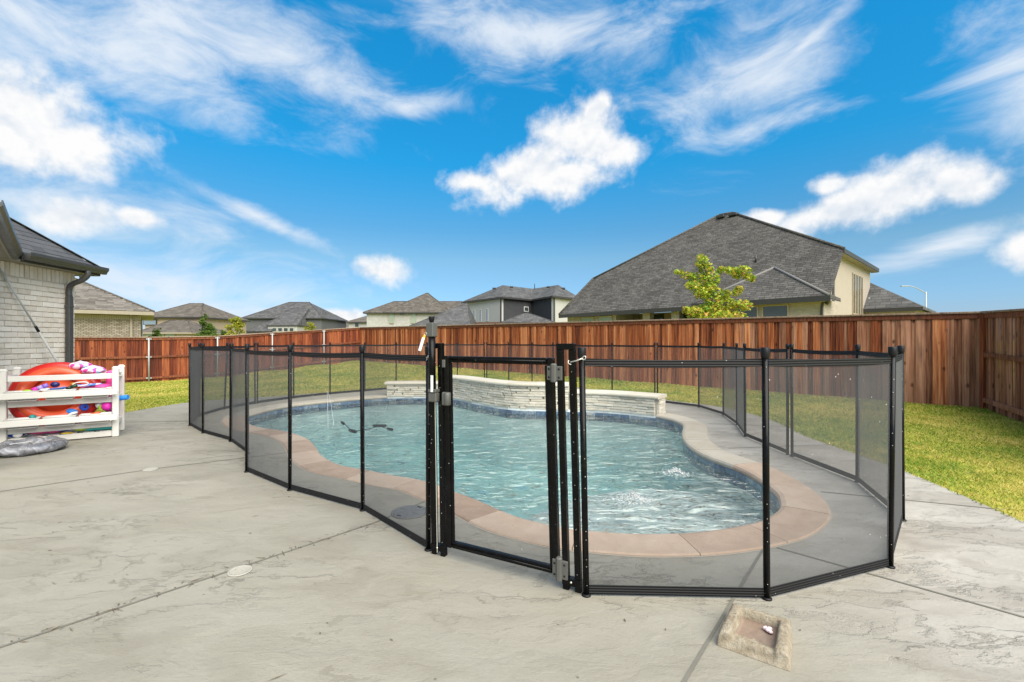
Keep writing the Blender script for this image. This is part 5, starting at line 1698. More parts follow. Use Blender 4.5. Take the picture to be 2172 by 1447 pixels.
def build_toys():
    red, orange = toy('toy_red', (0.55, 0.02, 0.015), 0.35), toy('toy_orange_red', (0.72, 0.10, 0.035), 0.35)
    blue, pink, lime = toy('toy_blue', (0.02, 0.09, 0.55)), toy('toy_pink', (0.75, 0.06, 0.30)), toy('toy_lime', (0.30, 0.55, 0.02))
    teal, magenta, purple = toy('toy_teal', (0.01, 0.25, 0.24)), toy('toy_magenta', (0.72, 0.03, 0.42)), toy('toy_purple', (0.25, 0.16, 0.65))
    sky_b, navy, white = toy('toy_sky_blue', (0.03, 0.25, 0.75)), toy('toy_navy', (0.01, 0.015, 0.12)), toy('toy_white', (0.75, 0.74, 0.72))
    # inflatable boat standing on its edge inside the rack
    c = r3(0.47, 0.24, 0.56)
    boat = thing('inflatable_boat', r3(0.47, 0.24, 0.1), 'big red inflatable boat arching out of the top of the toy rack', 'inflatable')
    up = (ZA * 0.97 + RAX[1] * 0.24).normalized()
    fw = RAX[0].cross(up).normalized()
    ringfloat(c, (RAX[0], up, fw), 0.345, 0.085, 1.0, 40, 14, 0.0, 1.05).build('outer_tube', red, boat)
    ringfloat(c - fw * (-0.06), (RAX[0], up, fw), 0.29, 0.07, 1.0, 40, 12, 0.0, 1.05).build('inner_tube', orange, boat)
    MB().lathe(c + fw * 0.02, [(0.001, -0.01), (0.29, -0.01), (0.30, 0.01), (0.001, 0.02)], 32, (RAX[0] * 1.04, up, fw)).build('floor', orange, boat)
    MB().ball(r3(0.66, 0.12, 0.70), (0.03, 0.02, 0.02), RAX, 10, 7).build('valve', toy('toy_amber', (0.8, 0.33, 0.03)), boat)
    # towels on top
    mt = mat_print('patterned_towel', [(0.7, 0.05, 0.35), (0.75, 0.72, 0.72), (0.25, 0.5, 0.6), (0.72, 0.06, 0.45), (0.8, 0.6, 0.7)], 16.0)
    for k, (s, b, z, r, lab) in enumerate(((0.70, 0.30, 0.93, (0.11, 0.12, 0.055), 'crumpled pink and white patterned towel on top of the red boat'),
                                           (0.86, 0.20, 0.865, (0.12, 0.13, 0.05), 'bright pink patterned towel slumped over the top slat'))):
        mb = MB().ball(r3(s, b, z), r, RAX, 26, 16)
        for i, v in enumerate(mb.v):
            mb.v[i] = v + Vector(mnoise.noise_vector(v * 9)) * 0.03 + Vector(mnoise.noise_vector(v * 22)) * 0.012
        o = mb.build('towel', mt, None, tuple(r3(s, b, z - 0.05)))
        tag(o, lab, 'towel', 'towels on the toy rack')
    # pink float panel at the right end
    o = MB().box(r3(1.06, 0.30, 0.52), RAX, (0.05, 0.12, 0.33), 0.03).build('pool_float', pink, None, tuple(r3(1.06, 0.3, 0.19)))
    tag(o, 'upright pink foam float at the right end inside the rack', 'float')
    o = MB().ball(r3(0.93, 0.06, 0.66), (0.16, 0.10, 0.035), RAX, 20, 10)
    for i, v in enumerate(o.v): o.v[i] = v + Vector(mnoise.noise_vector(v * 12)) * 0.012
    o = o.build('folded_float', pink, None, tuple(r3(0.93, 0.06, 0.62)))
    tag(o, 'folded soft pink float behind the right upper basket', 'float')
    o = MB().ball(r3(0.86, -0.06, 0.695), (0.13, 0.03, 0.018), RAX, 16, 8)
    for i, v in enumerate(o.v): o.v[i] = v + Vector(mnoise.noise_vector(v * 18)) * 0.02
    o = o.build('swim_goggles', mat_print('goggle_print', [(0.05, 0.2, 0.6), (0.35, 0.3, 0.7), (0.7, 0.6, 0.75)], 22.0), None, tuple(r3(0.86, -0.06, 0.68)))
    tag(o, 'blue and lilac goggles tangled above the right upper basket', 'goggles')
    # noodles
    def noodle(a, b, r, mat, label):
        a, b = Vector(a), Vector(b)
        d = (b - a).normalized()
        x = d.cross(ZA).normalized()
        y = x.cross(d)
        prof = [(r * 0.36, 0.001), (r * 0.36, 0), (r * 0.9, 0), (r, 0.006)]
        L = (b - a).length
        root = thing('pool_noodle', a, label, 'pool noodle', 'foam pool noodles')
        vs, fs = [], []
        n = 18
        P = [(r * 0.36, 0.05), (r * 0.36, 0.0), (r, 0.0), (r, L), (r * 0.36, L), (r * 0.36, L - 0.05)]
        for rr, l in P:
            for k in range(n):
                t = 2 * math.pi * k / n
                vs.append(a + d * l + (x * math.cos(t) + y * math.sin(t)) * rr)
        for i in range(len(P) - 1):
            for k in range(n):
                fs.append((i * n + k, i * n + (k + 1) % n, (i + 1) * n + (k + 1) % n, (i + 1) * n + k))
        fs += [tuple(range(n)), tuple(5 * n + k for k in range(n))[::-1]]
        MB().add(vs, fs).build('foam_tube', mat, root)
    noodle(r3(0.45, 0.30, 0.40), r3(1.28, 0.06, 0.50), 0.033, sky_b, 'blue foam noodle sticking out of the right side of the rack')
    noodle(r3(0.99, 0.03, 0.385), r3(0.86, 0.42, 0.40), 0.036, lime, 'lime green foam noodle seen end-on inside the rack')
    noodle(r3(0.80, 0.05, 0.40), r3(0.55, 0.40, 0.42), 0.042, blue, 'dark blue foam noodle lying beside the lime one')
    # things in baskets and on the rack floor
    def lump(s, b, z, r, mat, name, label, cat, wob=0.01, rot=0.0):
        X = (RAX[0] * math.cos(rot) + ZA * math.sin(rot))
        mb = MB().ball(r3(s, b, z), r, (X, RAX[1], X.cross(RAX[1])), 18, 10)
        for i, v in enumerate(mb.v): mb.v[i] = v + Vector(mnoise.noise_vector(v * 14 + Vector((s * 9, 0, 0)))) * wob
        o = mb.build(name, mat, None, tuple(r3(s, b, z)))
        tag(o, label, cat)
    def tube_toy(a, b, r, mats, name, label, cat):
        a, b = Vector(a), Vector(b)
        root = thing(name, a, label, cat)
        n = len(mats)
        d = (b - a).normalized()
        for i, m in enumerate(mats):
            MB().tube([a.lerp(b, i / n), a.lerp(b, (i + 1) / n) - d * 0.001], r * (1 - 0.04 * i), 14).build(['barrel', 'plunger', 'nozzle'][i % 3], m, root)
    tube_toy(r3(0.30, -0.10, 0.655), r3(0.45, -0.085, 0.715), 0.028, [magenta, toy('toy_lilac', (0.4, 0.3, 0.7)), purple], 'water_squirter', 'pink and purple water squirter poking from the left upper basket', 'water toy')
    lump(0.50, 0.0, 0.71, (0.045, 0.03, 0.035), navy, 'navy_ball', 'navy blue ball behind the purple squirter', 'ball', 0.002)
    lump(0.25, -0.09, 0.655, (0.05, 0.03, 0.016), lime, 'green_toy', 'light green toy at the rim of the left upper basket', 'toy')
    lump(0.55, -0.09, 0.665, (0.07, 0.035, 0.022), toy('toy_denim', (0.08, 0.15, 0.45)), 'dive_ring', 'denim blue dive toy in the middle upper basket', 'toy', 0.02)
    tube_toy(r3(0.63, -0.09, 0.655), r3(0.745, -0.085, 0.70), 0.022, [toy('toy_black', (0.015, 0.02, 0.015)), toy('toy_forest', (0.02, 0.06, 0.03))], 'swim_snorkel', 'dark snorkel lying across the middle upper basket', 'snorkel')
    cc = r3(0.78, -0.09, 0.71)
    o = MB().tube([cc + RAX[0] * 0.07 * math.cos(t) + (ZA * 0.8 + RAX[0] * 0.4).normalized() * 0.028 * math.sin(t) for t in np.linspace(0, 6.283, 25)[:-1]], 0.006, 8, closed=True).build('swim_mask_strap', white, None, tuple(cc))
    tag(o, 'thin white looped strap standing above the middle upper basket', 'strap')
    lump(0.30, -0.09, 0.335, (0.03, 0.035, 0.03), teal, 'teal_scoop', 'small teal scoop in the left lower basket', 'toy', 0.01, 0.7)
    lump(0.93, -0.09, 0.325, (0.06, 0.03, 0.022), orange, 'orange_fin', 'orange red swim fin in the right lower basket', 'toy', 0.006, 0.25)
    lump(0.66, 0.10, 0.35, (0.07, 0.06, 0.045), sky_b, 'blue_ball', 'blue ball behind the middle lower basket', 'ball', 0.003)
    lump(0.40, 0.16, 0.125, (0.24, 0.14, 0.035), pink, 'pink_ring', 'flat deep pink float on the rack floor', 'float', 0.008)
    lump(0.58, 0.10, 0.145, (0.10, 0.1, 0.04), blue, 'blue_disc', 'royal blue disc leaning on the pink float', 'disc', 0.004)
    lump(0.10, 0.10, 0.13, (0.09, 0.08, 0.05), blue, 'blue_bucket', 'blue bucket in the shadowy lower left of the rack', 'bucket', 0.01)
    lump(0.13, 0.02, 0.115, (0.045, 0.02, 0.03), white, 'white_scoop', 'white scoop in front of the blue bucket', 'toy', 0.012)
    lump(0.76, 0.05, 0.13, (0.075, 0.06, 0.035), toy('toy_olive', (0.22, 0.32, 0.02)), 'green_swim_fin', 'olive green swim fin on the rack floor', 'swim fin', 0.006)
    lump(0.62, 0.02, 0.092, (0.06, 0.03, 0.010), toy('toy_yellow', (0.75, 0.5, 0.03)), 'yellow_stick', 'yellow dive stick at the bottom slat', 'toy', 0.005)
    lump(1.045, 0.05, 0.395, (0.06, 0.06, 0.06), magenta, 'magenta_float', 'magenta float squeezed against the right rack post at mid height', 'float', 0.012)
    lump(0.955, 0.10, 0.41, (0.045, 0.05, 0.05), white, 'white_ball', 'white ball between the lime noodle and the magenta float', 'ball', 0.006)
    lump(0.24, 0.20, 0.20, (0.15, 0.12, 0.06), navy, 'navy_bag', 'navy bag slumped in the lower left of the rack', 'bag', 0.03)
    lump(0.98, 0.08, 0.215, (0.11, 0.08, 0.03), red, 'red_board', 'dark red board under the right lower basket', 'board', 0.008)
    lump(0.80, 0.16, 0.225, (0.10, 0.08, 0.035), blue, 'blue_swim_board', 'royal blue board under the middle lower basket', 'board', 0.008)
    lump(0.40, -0.085, 0.665, (0.055, 0.03, 0.02), white, 'white_cloth', 'white cloth bunched at the rim of the middle upper basket', 'cloth', 0.02)
    lump(0.70, -0.085, 0.34, (0.05, 0.03, 0.02), white, 'white_shovel', 'white shovel in the middle lower basket', 'toy', 0.012, 0.4)
    lump(1.00, -0.08, 0.665, (0.06, 0.035, 0.022), pink, 'pink_cup', 'small pink cup in the right upper basket', 'cup', 0.008)
    o = MB().box(r3(0.96, 0.22, 0.125), RAX, (0.14, 0.2, 0.03), 0.012).build('kickboard', teal, None, tuple(r3(0.96, 0.2, 0.09)))
    tag(o, 'flat teal kickboard on the floor at the right of the rack', 'kickboard')
    # half deflated clear ring in front
    c = Vector((-5.45, 5.13, 0.062))
    rt = thing('swim_ring', (c.x, c.y, 0), 'sagging clear grey inflatable ring lying on the deck before the rack', 'swim ring')
    ringfloat(c, (Vector((1, 0.15, 0)).normalized(), Vector((-0.15, 1, 0)).normalized(), ZA), 0.235, 0.085, 0.66, 48, 16, 0.45).build('ring_tube', M['vinyl'], rt)
    MB().box(c + Vector((-0.03, -0.05, 0.0525)), ((0.9, 0.3, 0.1), (-0.3, 0.9, 0), (0, 0, 1)), (0.10, 0.01, 0.002)).build('seam_strip', white, rt)
build_toys()
# ------------------------------------------------------------------ neighbouring houses
def slab(pts, th=0.12):
    """closed slab under a planar polygon"""
    pts = [Vector(p) for p in pts]
    n = (pts[1] - pts[0]).cross(pts[2] - pts[0]).normalized()
    if n.z < 0: pts, n = pts[::-1], -n
    k = len(pts)
    mb = MB()
    mb.add(pts + [p - ZA * th for p in pts], [tuple(range(k)), tuple(range(2 * k - 1, k - 1, -1))] + [(i, k + i, k + (i + 1) % k, (i + 1) % k) for i in range(k)])
    return mb

def ray_plane(u, v, p0, n):
    d = Vector(((u - CX) / FPX, 1.0, (CY - v) / FPX))
    o = Vector((0, 0, CAM_H))
    t = (p0 - o).dot(n) / d.dot(n)
    return o + d * t

def window(parent, c, ax, w, h, frame, pane, bars=0, fw=0.05, sill=None):
    """a framed opening standing 3 cm proud of its wall: frame > pane; ax = (right, out)"""
    X, Nn = Vector(ax[0]), Vector(ax[1])
    mb = MB()
    A = (X, Nn, ZA)
    mb.box(c - X * (w / 2 - fw / 2), A, (fw / 2, 0.04, h / 2))
    mb.box(c + X * (w / 2 - fw / 2), A, (fw / 2, 0.04, h / 2))
    mb.box(c + ZA * (h / 2 - fw / 2), A, (w / 2 - fw, 0.038, fw / 2))
    mb.box(c - ZA * (h / 2 - fw / 2), A, (w / 2 - fw, 0.042, fw / 2))
    for b in range(bars):
        mb.box(c - ZA * (h / 2 - h * (b + 1) / (bars + 1)), A, (w / 2 - fw, 0.03, fw * 0.3))
    o = mb.build('window', frame, parent)
    MB().box(c + Nn * 0.005, A, (w / 2 - fw, 0.012, h / 2 - fw)).build('pane', pane, o)
    return o

def hip_block(root, CL, CR, depth, z_base, z_ridge, in_l, in_r, wall, roof, fascia, oh=0.45, ridge_at=0.5, th=0.16, wall_part='wall'):
    """box with a hip roof: CL, CR are the two front eave corners (same height), seen from the front left to right"""
    CL, CR = Vector(CL), Vector(CR)
    ze = (CL.z + CR.z) / 2
    x = (CR - CL); x.z = 0
    L = x.length
    x.normalize()
    y = Vector((-x.y, x.x, 0))                         # away from the camera
    if y.y < 0: y = -y
    f = lambda s, d, z: Vector((CL.x, CL.y, 0)) + x * s + y * d + ZA * z
    MB().prism([(p.x, p.y) for p in (f(oh, oh, 0), f(L - oh, oh, 0), f(L - oh, depth - oh, 0), f(oh, depth - oh, 0))], z_base, ze - 0.03).build(wall_part, wall, root)
    e = [f(0, 0, ze), f(L, 0, ze), f(L, depth, ze), f(0, depth, ze)]
    r0, r1 = f(in_l, depth * ridge_at, z_ridge), f(L - in_r, depth * ridge_at, z_ridge)
    lo = [p - ZA * th for p in e]
    mb = MB()
    if (r1 - r0).length < 0.05:
        mb.add(e + [r0], [(0, 1, 4), (1, 2, 4), (2, 3, 4), (3, 0, 4)])
    else:
        mb.add(e + [r0, r1], [(0, 1, 5, 4), (1, 2, 5), (2, 3, 4, 5), (3, 0, 4)])
    rf = mb.build('roof', roof, root)
    mb = MB()
    mb.add([p - ZA * 0.004 for p in e] + lo, [(0, 1, 5, 4), (1, 2, 6, 5), (2, 3, 7, 6), (3, 0, 4, 7), (7, 6, 5, 4)])
    mb.build('fascia', fascia, root)
    rr = max(0.05, min(0.09, L * 0.006))
    for a, b in ((r0, e[0]), (r1, e[1])) + (((r0, r1),) if (r1 - r0).length >= 0.05 else ()):
        MB().tube([a + ZA * 0.01, b + ZA * 0.01], rr, 6).build('ridge_cap', roof, rf)
    return dict(f=f, x=x, y=y, L=L, ze=ze, roof=rf, r0=r0, r1=r1)

def vents(parent, pts, mat):
    for p in pts:
        o = MB().box(p + ZA * 0.12, ((1, 0, 0), (0, 1, 0), (0, 0, 1)), (0.22, 0.22, 0.09), 0.03).build('roof_vent', mat, parent)

def pipe(parent, p, h, mat):
    MB().tube([p, p + ZA * h], 0.05, 8).build('vent_pipe', mat, parent)

# --- big house at the right
def house_right():
    e = Vector((-0.68, 0.733)).normalized()
    n = Vector((0.733, 0.68)).normalized()
    O = Vector((12.2, 17.5))
    Lf = lambda a, b, z: Vector((*(O + e * a + n * b), z))
    ze, bm_ = 3.0, 1.45
    pit = 0.9
    pl_p = Lf(0, bm_, ze)
    pl_n = Vector((*(-n * pit), 1.0)).normalized()
    rp = lambda u, v: ray_plane(u, v, pl_p, pl_n)
    root = thing('neighbour_house', (*(O + e * 6 + n * 4), 0), 'large cream brick house with a huge dark grey roof behind the fence', 'house')
    A, B, C, D, E, F = rp(1186, 668), rp(1258, 592), rp(1526, 457), rp(1553, 452), rp(1790, 528), rp(1768, 629)
    ca = lambda p: (Vector((p.x, p.y)) - O).dot(e)
    cb = lambda p: (Vector((p.x, p.y)) - O).dot(n)
    aE, bE, zE = ca(E), cb(E), E.z
    aB, bB, zB = ca(B), cb(B), B.z
    A = Lf(aB + 0.9, bm_, ze); F = Lf(aE - 0.0, bm_, ze)
    A = rp(1186, 668); F0 = Lf(ca(rp(1768, 629)), bm_, ze)
    aF = aE
    front = [A, Lf(aF, bm_, ze), E, D, C, B]
    rf = slab(front, 0.14).build('roof', M['roof_grey'], root)
    depth = 2 * (cb(D) - bE) + bE
    bD = cb(D)
    backE, backB = Lf(aE, 2 * bD - bE, zE), Lf(aB, 2 * bD - bE, zE)
    Bq = Lf(aB, bE, zE)
    slab([E, backE, D], 0.14).build('roof', M['roof_grey'], root)
    slab([B, C, Lf(aB, 2 * bD - bB, zB)], 0.14).build('roof', M['roof_grey'], root)
    slab([D, backE, Lf(aB, 2 * bD - bB, zB), C], 0.14).build('roof', M['roof_grey'], root)
    for p, q in ((E, D), (D, C), (C, B), (B, A)):
        MB().tube([p + ZA * 0.02, q + ZA * 0.02], 0.075, 6).build('ridge_cap', M['roof_grey'], rf)
    # right side wall (cream): follows the rake of the front slope
    ws = aE + 0.32
    sw = [Lf(ws, bm_ + 0.35, -0.5), Lf(ws, 2 * bD - bE - 0.35, -0.5), Lf(ws, 2 * bD - bE - 0.35, zE - 0.16), Lf(ws, bE + 0.05, zE - 0.16), Lf(ws, bm_ + 0.35, ze + 0.15)]
    k = len(sw)
    th = Vector((*(e * 0.25), 0))
    MB().add(sw + [p + th for p in sw], [tuple(range(k)), tuple(range(2 * k - 1, k - 1, -1))] + [(i, k + i, k + (i + 1) % k, (i + 1) % k) for i in range(k)]).build('side_wall', M['cream_wall'], root)
    # eave board and soffit of the right side
    MB().bar(Lf(aE - 0.02, bE - 0.1, zE - 0.09), Lf(aE - 0.02, 2 * bD - bE, zE - 0.09), 0.05, 0.2).build('fascia', M['fascia_dark'], root)
    MB().bar(Lf(aE + 0.16, bE - 0.05, zE - 0.2), Lf(aE + 0.16, 2 * bD - bE, zE - 0.2), 0.32, 0.03).build('soffit', M['fascia_tan'], root)
    # four tall narrow windows
    for i in range(4):
        bb = bE + 3.6 + i * 0.62
        window(root, Lf(ws - 0.02, bb, zE - 1.75), ((*n, 0), (*(-e), 0)), 0.5, 2.1, M['frame_tan'], M['pane_dark'], 0, 0.05)
    MB().tube([Lf(ws - 0.06, bE - 0.6, zE - 0.9), Lf(ws - 0.06, bE - 0.6, 0)], 0.045, 8).build('downspout', M['fascia_dark'], root)
    # main front wall with a recessed porch
    aL = ca(A) - 0.35
    def wallbox(a0, a1, b0, b1, z1, mat, name='front_wall'):
        MB().prism([(p.x, p.y) for p in (Lf(a0, b0, 0), Lf(a1, b0, 0), Lf(a1, b1, 0), Lf(a0, b1, 0))], -0.5, z1).build(name, mat, root)
    wallbox(10.9, aL, bm_ + 0.35, bm_ + 3.4, ze - 0.04, M['cream_brick'])
    wallbox(5.1, 10.85, bm_ + 2.9, bm_ + 3.4, ze - 0.04, M['beige_wall'], 'porch_wall')
    for a_ in (7.2, 8.9):
        wallbox(a_ - 0.22, a_ + 0.22, bm_ + 0.32, bm_ + 0.76, ze - 0.05, M['cream_brick'], 'porch_column')
    for a_ in (6.2, 8.0, 9.9):
        window(root, Lf(a_, bm_ + 2.87, 2.1), ((*(-e), 0), (*(-n), 0)), 1.3, 1.5, M['fascia_dark'], M['pane_dark'], 0, 0.06)
    for a_ in (aL - 1.6, aL - 2.95):
        window(root, Lf(a_, bm_ + 0.33, 2.0), ((*(-e), 0), (*(-n), 0)), 1.05, 1.5, M['frame_tan'], M['pane_blind'], 1)
    # eave board of the front slope
    MB().bar(A - ZA * 0.1 + Vector((*(n * -0.03), 0)), Lf(5.2, bm_ - 0.03, ze - 0.1), 0.05, 0.22).build('fascia', M['fascia_dark'], root)
    # forward bay at the right with its own hip roof
    b0, a1, hp = 0.0, 5.4, 0.62
    ap = Lf(2.75, 2.7, ze + hp * 2.7)
    eL, eR = Lf(a1, 0, ze), Lf(0, 0, ze)
    ridge_b = bm_ + (ap.z - ze) / pit
    rb = Lf(2.75, ridge_b + 0.15, ap.z)
    vl, vr = Lf(a1, bm_ + 0.1, ze), Lf(0, bm_ + 0.1, ze)
    bay = slab([eL, eR, ap], 0.14).build('bay_roof', M['roof_grey'], root)
    slab([eR, vr + Vector((*(n * 0.3), 0.0)), rb, ap], 0.14).build('bay_roof', M['roof_grey'], root)
    slab([eL, ap, rb, vl + Vector((*(n * 0.3), 0.0))], 0.14).build('bay_roof', M['roof_grey'], root)
    for p in (eL, eR): MB().tube([p + ZA * 0.02, ap + ZA * 0.02], 0.06, 6).build('ridge_cap', M['ridge_light'], bay)
    wallbox(0.35, a1 - 0.35, 0.35, 3.0, ze - 0.06, M['cream_brick'], 'bay_wall')
    MB().bar(Lf(-0.05, -0.03, ze - 0.1), Lf(a1 + 0.05, -0.03, ze - 0.1), 0.05, 0.22).build('fascia', M['fascia_dark'], root)
    MB().bar(Lf(0.1, 0.18, ze - 0.2), Lf(a1 - 0.1, 0.18, ze - 0.2), 0.34, 0.03).build('soffit', M['fascia_tan'], root)
    for a_ in (1.98, 3.15):
        window(root, Lf(a_, 0.33, 2.0), ((*(-e), 0), (*(-n), 0)), 1.02, 1.55, M['frame_tan'], M['pane_dark'], 0, 0.05)
    MB().box(Lf(2.6, 0.33, 2.84), (Vector((*e, 0)), Vector((*n, 0)), ZA), (1.2, 0.03, 0.05)).build('lintel', M['frame_tan'], root)
    MB().tube(crom([Lf(0.02, 0.02, ze - 0.15), Lf(0.1, 0.2, ze - 0.3), Lf(0.3, 0.3, ze - 0.42), Lf(0.3, 0.3, -0.3)], 4), 0.05, 8).build('downspout', M['fascia_dark'], root)
    # roof furniture
    for u, v in ((1530, 462), (1556, 457.5)):
        p = rp(u, v)
        MB().box(p + ZA * 0.06, (Vector((*e, 0)), Vector((*n, 0)), ZA), (0.24, 0.22, 0.09), 0.03).build('roof_vent', M['fascia_dark'], rf)
    p = rp(1603, 556); pipe(rf, p - ZA * 0.05, 0.4, M['fascia_dark'])
    # lower side wing at the far right
    q0, q1 = P3(1958, 650.5, 23.1), P3(1812, 656.5, 25.2)
    zz = q0.z
    q1.z = zz
    dx = (q1 - q0).normalized()
    dy = Vector((dx.y, -dx.x, 0))
    if dy.y < 0: dy = -dy
    apx = q1 + dy * 3.2 + ZA * 2.25 + dx * 0.6
    bq0 = q0 + dy * 6.4
    bq1 = q1 + dy * 6.4
    slab([q0, q1 + dx * 0.6, apx], 0.14).build('wing_roof', M['roof_far'], root)
    slab([q0, apx, bq0], 0.14).build('wing_roof', M['roof_far'], root)
    slab([bq0, apx, bq1 + dx * 0.6], 0.14).build('wing_roof', M['roof_far'], root)
    MB().bar(q0 - ZA * 0.1 - dy * 0.03, q1 - ZA * 0.1 - dy * 0.03, 0.05, 0.2).build('fascia', M['fascia_dark'], root)
    c0, c1 = q0 + dx * 0.35 + dy * 0.35, q1 + dy * 0.35
    MB().prism([(p.x, p.y) for p in (c0, c1, c1 + dy * 5.6, c0 + dy * 5.6)], -0.5, zz - 0.05).build('wing_wall', M['cream_wall'], root)
    pv = P3(1843, 636, 25.6)
    MB().box(pv, ((1, 0, 0), (0, 1, 0), (0, 0, 1)), (0.16, 0.18, 0.10), 0.02).build('roof_vent', M['galv'], root)
    pv = P3(1873, 628, 26.4)
    MB().box(pv, ((1, 0, 0), (0, 1, 0), (0, 0, 1)), (0.16, 0.18, 0.08), 0.02).build('roof_vent', M['fascia_dark'], root)
house_right()

# --- white and charcoal modern house
def house_modern():
    root = thing('neighbour_house', P3(1100, 723.5, 54) * Vector((1, 1, 0)) if False else (0.8, 54, 0), 'two storey white and charcoal house with a notched front behind the fence', 'house')
    zr = 5.0
    E = []
    for u, v in ((980, 640), (1066, 629), (1128, 635), (1172, 627), (1224, 632.5)):
        d = FPX * zr / (CY - v)
        E.append(P3(u, v, d))
    p0, p1, p2, p3, p4 = E
    b4, b0 = p4 + Vector((3.0, 8.5, 0)), p0 + Vector((3.4, 8.0, 0))
    R1, R2, R3 = P3(1066, 605, 57.5), P3(1130, 612.5, 59.5), P3(1184, 604.5, 56.5)
    mb = MB().add([p0, p1, p2, p3, p4, b4, b0, R1, R2, R3], [(0, 1, 7), (1, 2, 8, 7), (2, 3, 9, 8), (3, 4, 9), (4, 5, 9), (5, 6, 7, 8, 9), (6, 0, 7)])
    rf = mb.build('roof', M['roof_far'], root)
    lo = [p - ZA * 0.2 for p in (p0, p1, p2, p3, p4, b4, b0)]
    hi = [p - ZA * 0.004 for p in (p0, p1, p2, p3, p4, b4, b0)]
    MB().add(hi + lo, [(i, (i + 1) % 7, 7 + (i + 1) % 7, 7 + i) for i in range(7)] + [tuple(range(13, 6, -1))]).build('fascia', M['fascia_dark'], root)
    cen = Vector((1.5, 58, 0))
    # walls pulled in from the eave line
    W = [P3(990, 640, p0.y - 0.1), P3(1064, 629, p1.y + 0.55), P3(1128, 635, p2.y + 0.5), P3(1173.5, 627, p3.y + 0.55), P3(1214, 632, p4.y + 0.1)]
    zt = p0.z - 0.21
    def seg(a, b, mat, nm):
        a, b = Vector((a.x, a.y, 0)), Vector((b.x, b.y, 0))
        d = (b - a).normalized()
        n = Vector((-d.y, d.x, 0))
        if n.y < 0: n = -n
        MB().prism([(p.x, p.y) for p in (a, b, b + n * 0.25, a + n * 0.25)], -0.5, zt).build(nm, mat, root)
        return a, d, -n
    a, d, n = seg(W[0], W[1], M['white_wall'], 'wall')
    Lw = (Vector((W[1].x, W[1].y, 0)) - a).length
    for t in (0.235, 0.42, 0.615):
        window(root, a + d * (Lw * t) + ZA * 4.35 + n * 0.03, (d, n), 0.5, 1.5, M['frame_white'], M['pane_sky'], 0, 0.06)
    a, d, n = seg(W[1], W[2], M['siding_dark'], 'siding_wall')
    Lw = (Vector((W[2].x, W[2].y, 0)) - a).length
    window(root, a + d * (Lw * 0.8) + ZA * 5.05 + n * 0.03, (d, n), 0.78, 0.62, M['frame_white'], M['pane_dark'], 0, 0.09)
    seg(W[2], W[3], M['siding_dark'], 'siding_wall')
    seg(W[3], W[4], M['white_wall'], 'wall')
    back = [Vector((b4.x - 0.5, b4.y - 0.5, 0)), Vector((b0.x + 0.5, b0.y - 0.5, 0))]
    seg(W[4], back[0], M['white_wall'], 'wall'); seg(back[0], back[1], M['white_wall'], 'wall'); seg(back[1], W[0], M['white_wall'], 'wall')
    # low hip roof in front of the notch
    l0, l1 = P3(1062, 684, 47), P3(1178, 684, 47)
    hip_block(root, l0, l1, 5.5, -0.5, P3(1118, 664, 49.7).z, 2.7, 2.7, M['siding_dark'], M['roof_far'], M['fascia_dark'], 0.3)
    # brick-edged low roof under the white wall
    MB().bar(P3(990, 686, 50.2), P3(1066, 684.5, 49.6), 0.5, 0.16).build('ledge', toy('ledge_brown', (0.10, 0.05, 0.035), 0.8), root)
    # lower wing to the left
    g = hip_block(root, P3(868, 692, 44), P3(1000, 692, 44), 11, -0.5, P3(975, 644, 49.5).z, 4.85, 0.9, M['white_wall'], M['roof_far'], M['fascia_dark'], 0.4)
    for u, v, d in ((1048, 612, 55.2), (1085, 609, 55.5), (1163, 609, 54.9), (1195, 612, 55)):
        MB().box(P3(u, v, d), ((1, 0, 0), (0, 1, 0), (0, 0, 1)), (0.2, 0.2, 0.09), 0.03).build('roof_vent', M['fascia_dark'], rf)
    pipe(rf, P3(1134, 612, 58.8), 0.6, M['fascia_dark'])
house_modern()

def simple_house(name_label, blocks, wins, loc):
    root = thing('neighbour_house', loc, name_label, 'house')
    for b in blocks:
        hip_block(root, *b[:2], **b[2])
    for (c, w, h, fr, pn, bars) in wins:
        window(root, c, ((1, 0, 0), (0, -1, 0)), w, h, fr, pn, bars)
    return root

# --- white brick house left of centre
def z_at(v, d): return CAM_H + (CY - v) / FPX * d
M['wall_white_far'] = mat_brickwall('white_painted_brick', (0.36, 0.355, 0.34), (0.42, 0.415, 0.405), (0.31, 0.305, 0.295), 0.25, 0.085)
simple_house('white brick house with a brown hipped roof behind the back fence',
    [(P3(770, 663, 65), P3(985, 663, 65), dict(depth=11, z_base=-0.5, z_ridge=z_at(640, 70.5), in_l=3.0, in_r=1.0, wall=M['wall_white_far'], roof=M['roof_brown'], fascia=M['fascia_dark'], oh=0.4)),
     (P3(812, 662.4, 64.9), P3(957, 662.4, 64.9), dict(depth=14, z_base=2.0, z_ridge=z_at(622, 71.9), in_l=4.9, in_r=4.6, wall=M['wall_white_far'], roof=M['roof_brown'], fascia=M['fascia_dark'], oh=0.75))],
    [(P3(830.5, 675, 65.3), 0.7, 1.5, M['frame_tan'], M['pane_blind'], 1), (P3(877, 675, 65.3), 0.7, 1.5, M['frame_tan'], M['pane_blind'], 1), (P3(853.5, 665.8, 65.3), 0.75, 0.35, M['frame_tan'], M['pane_dark'], 0)],
    (-15, 68, 0))
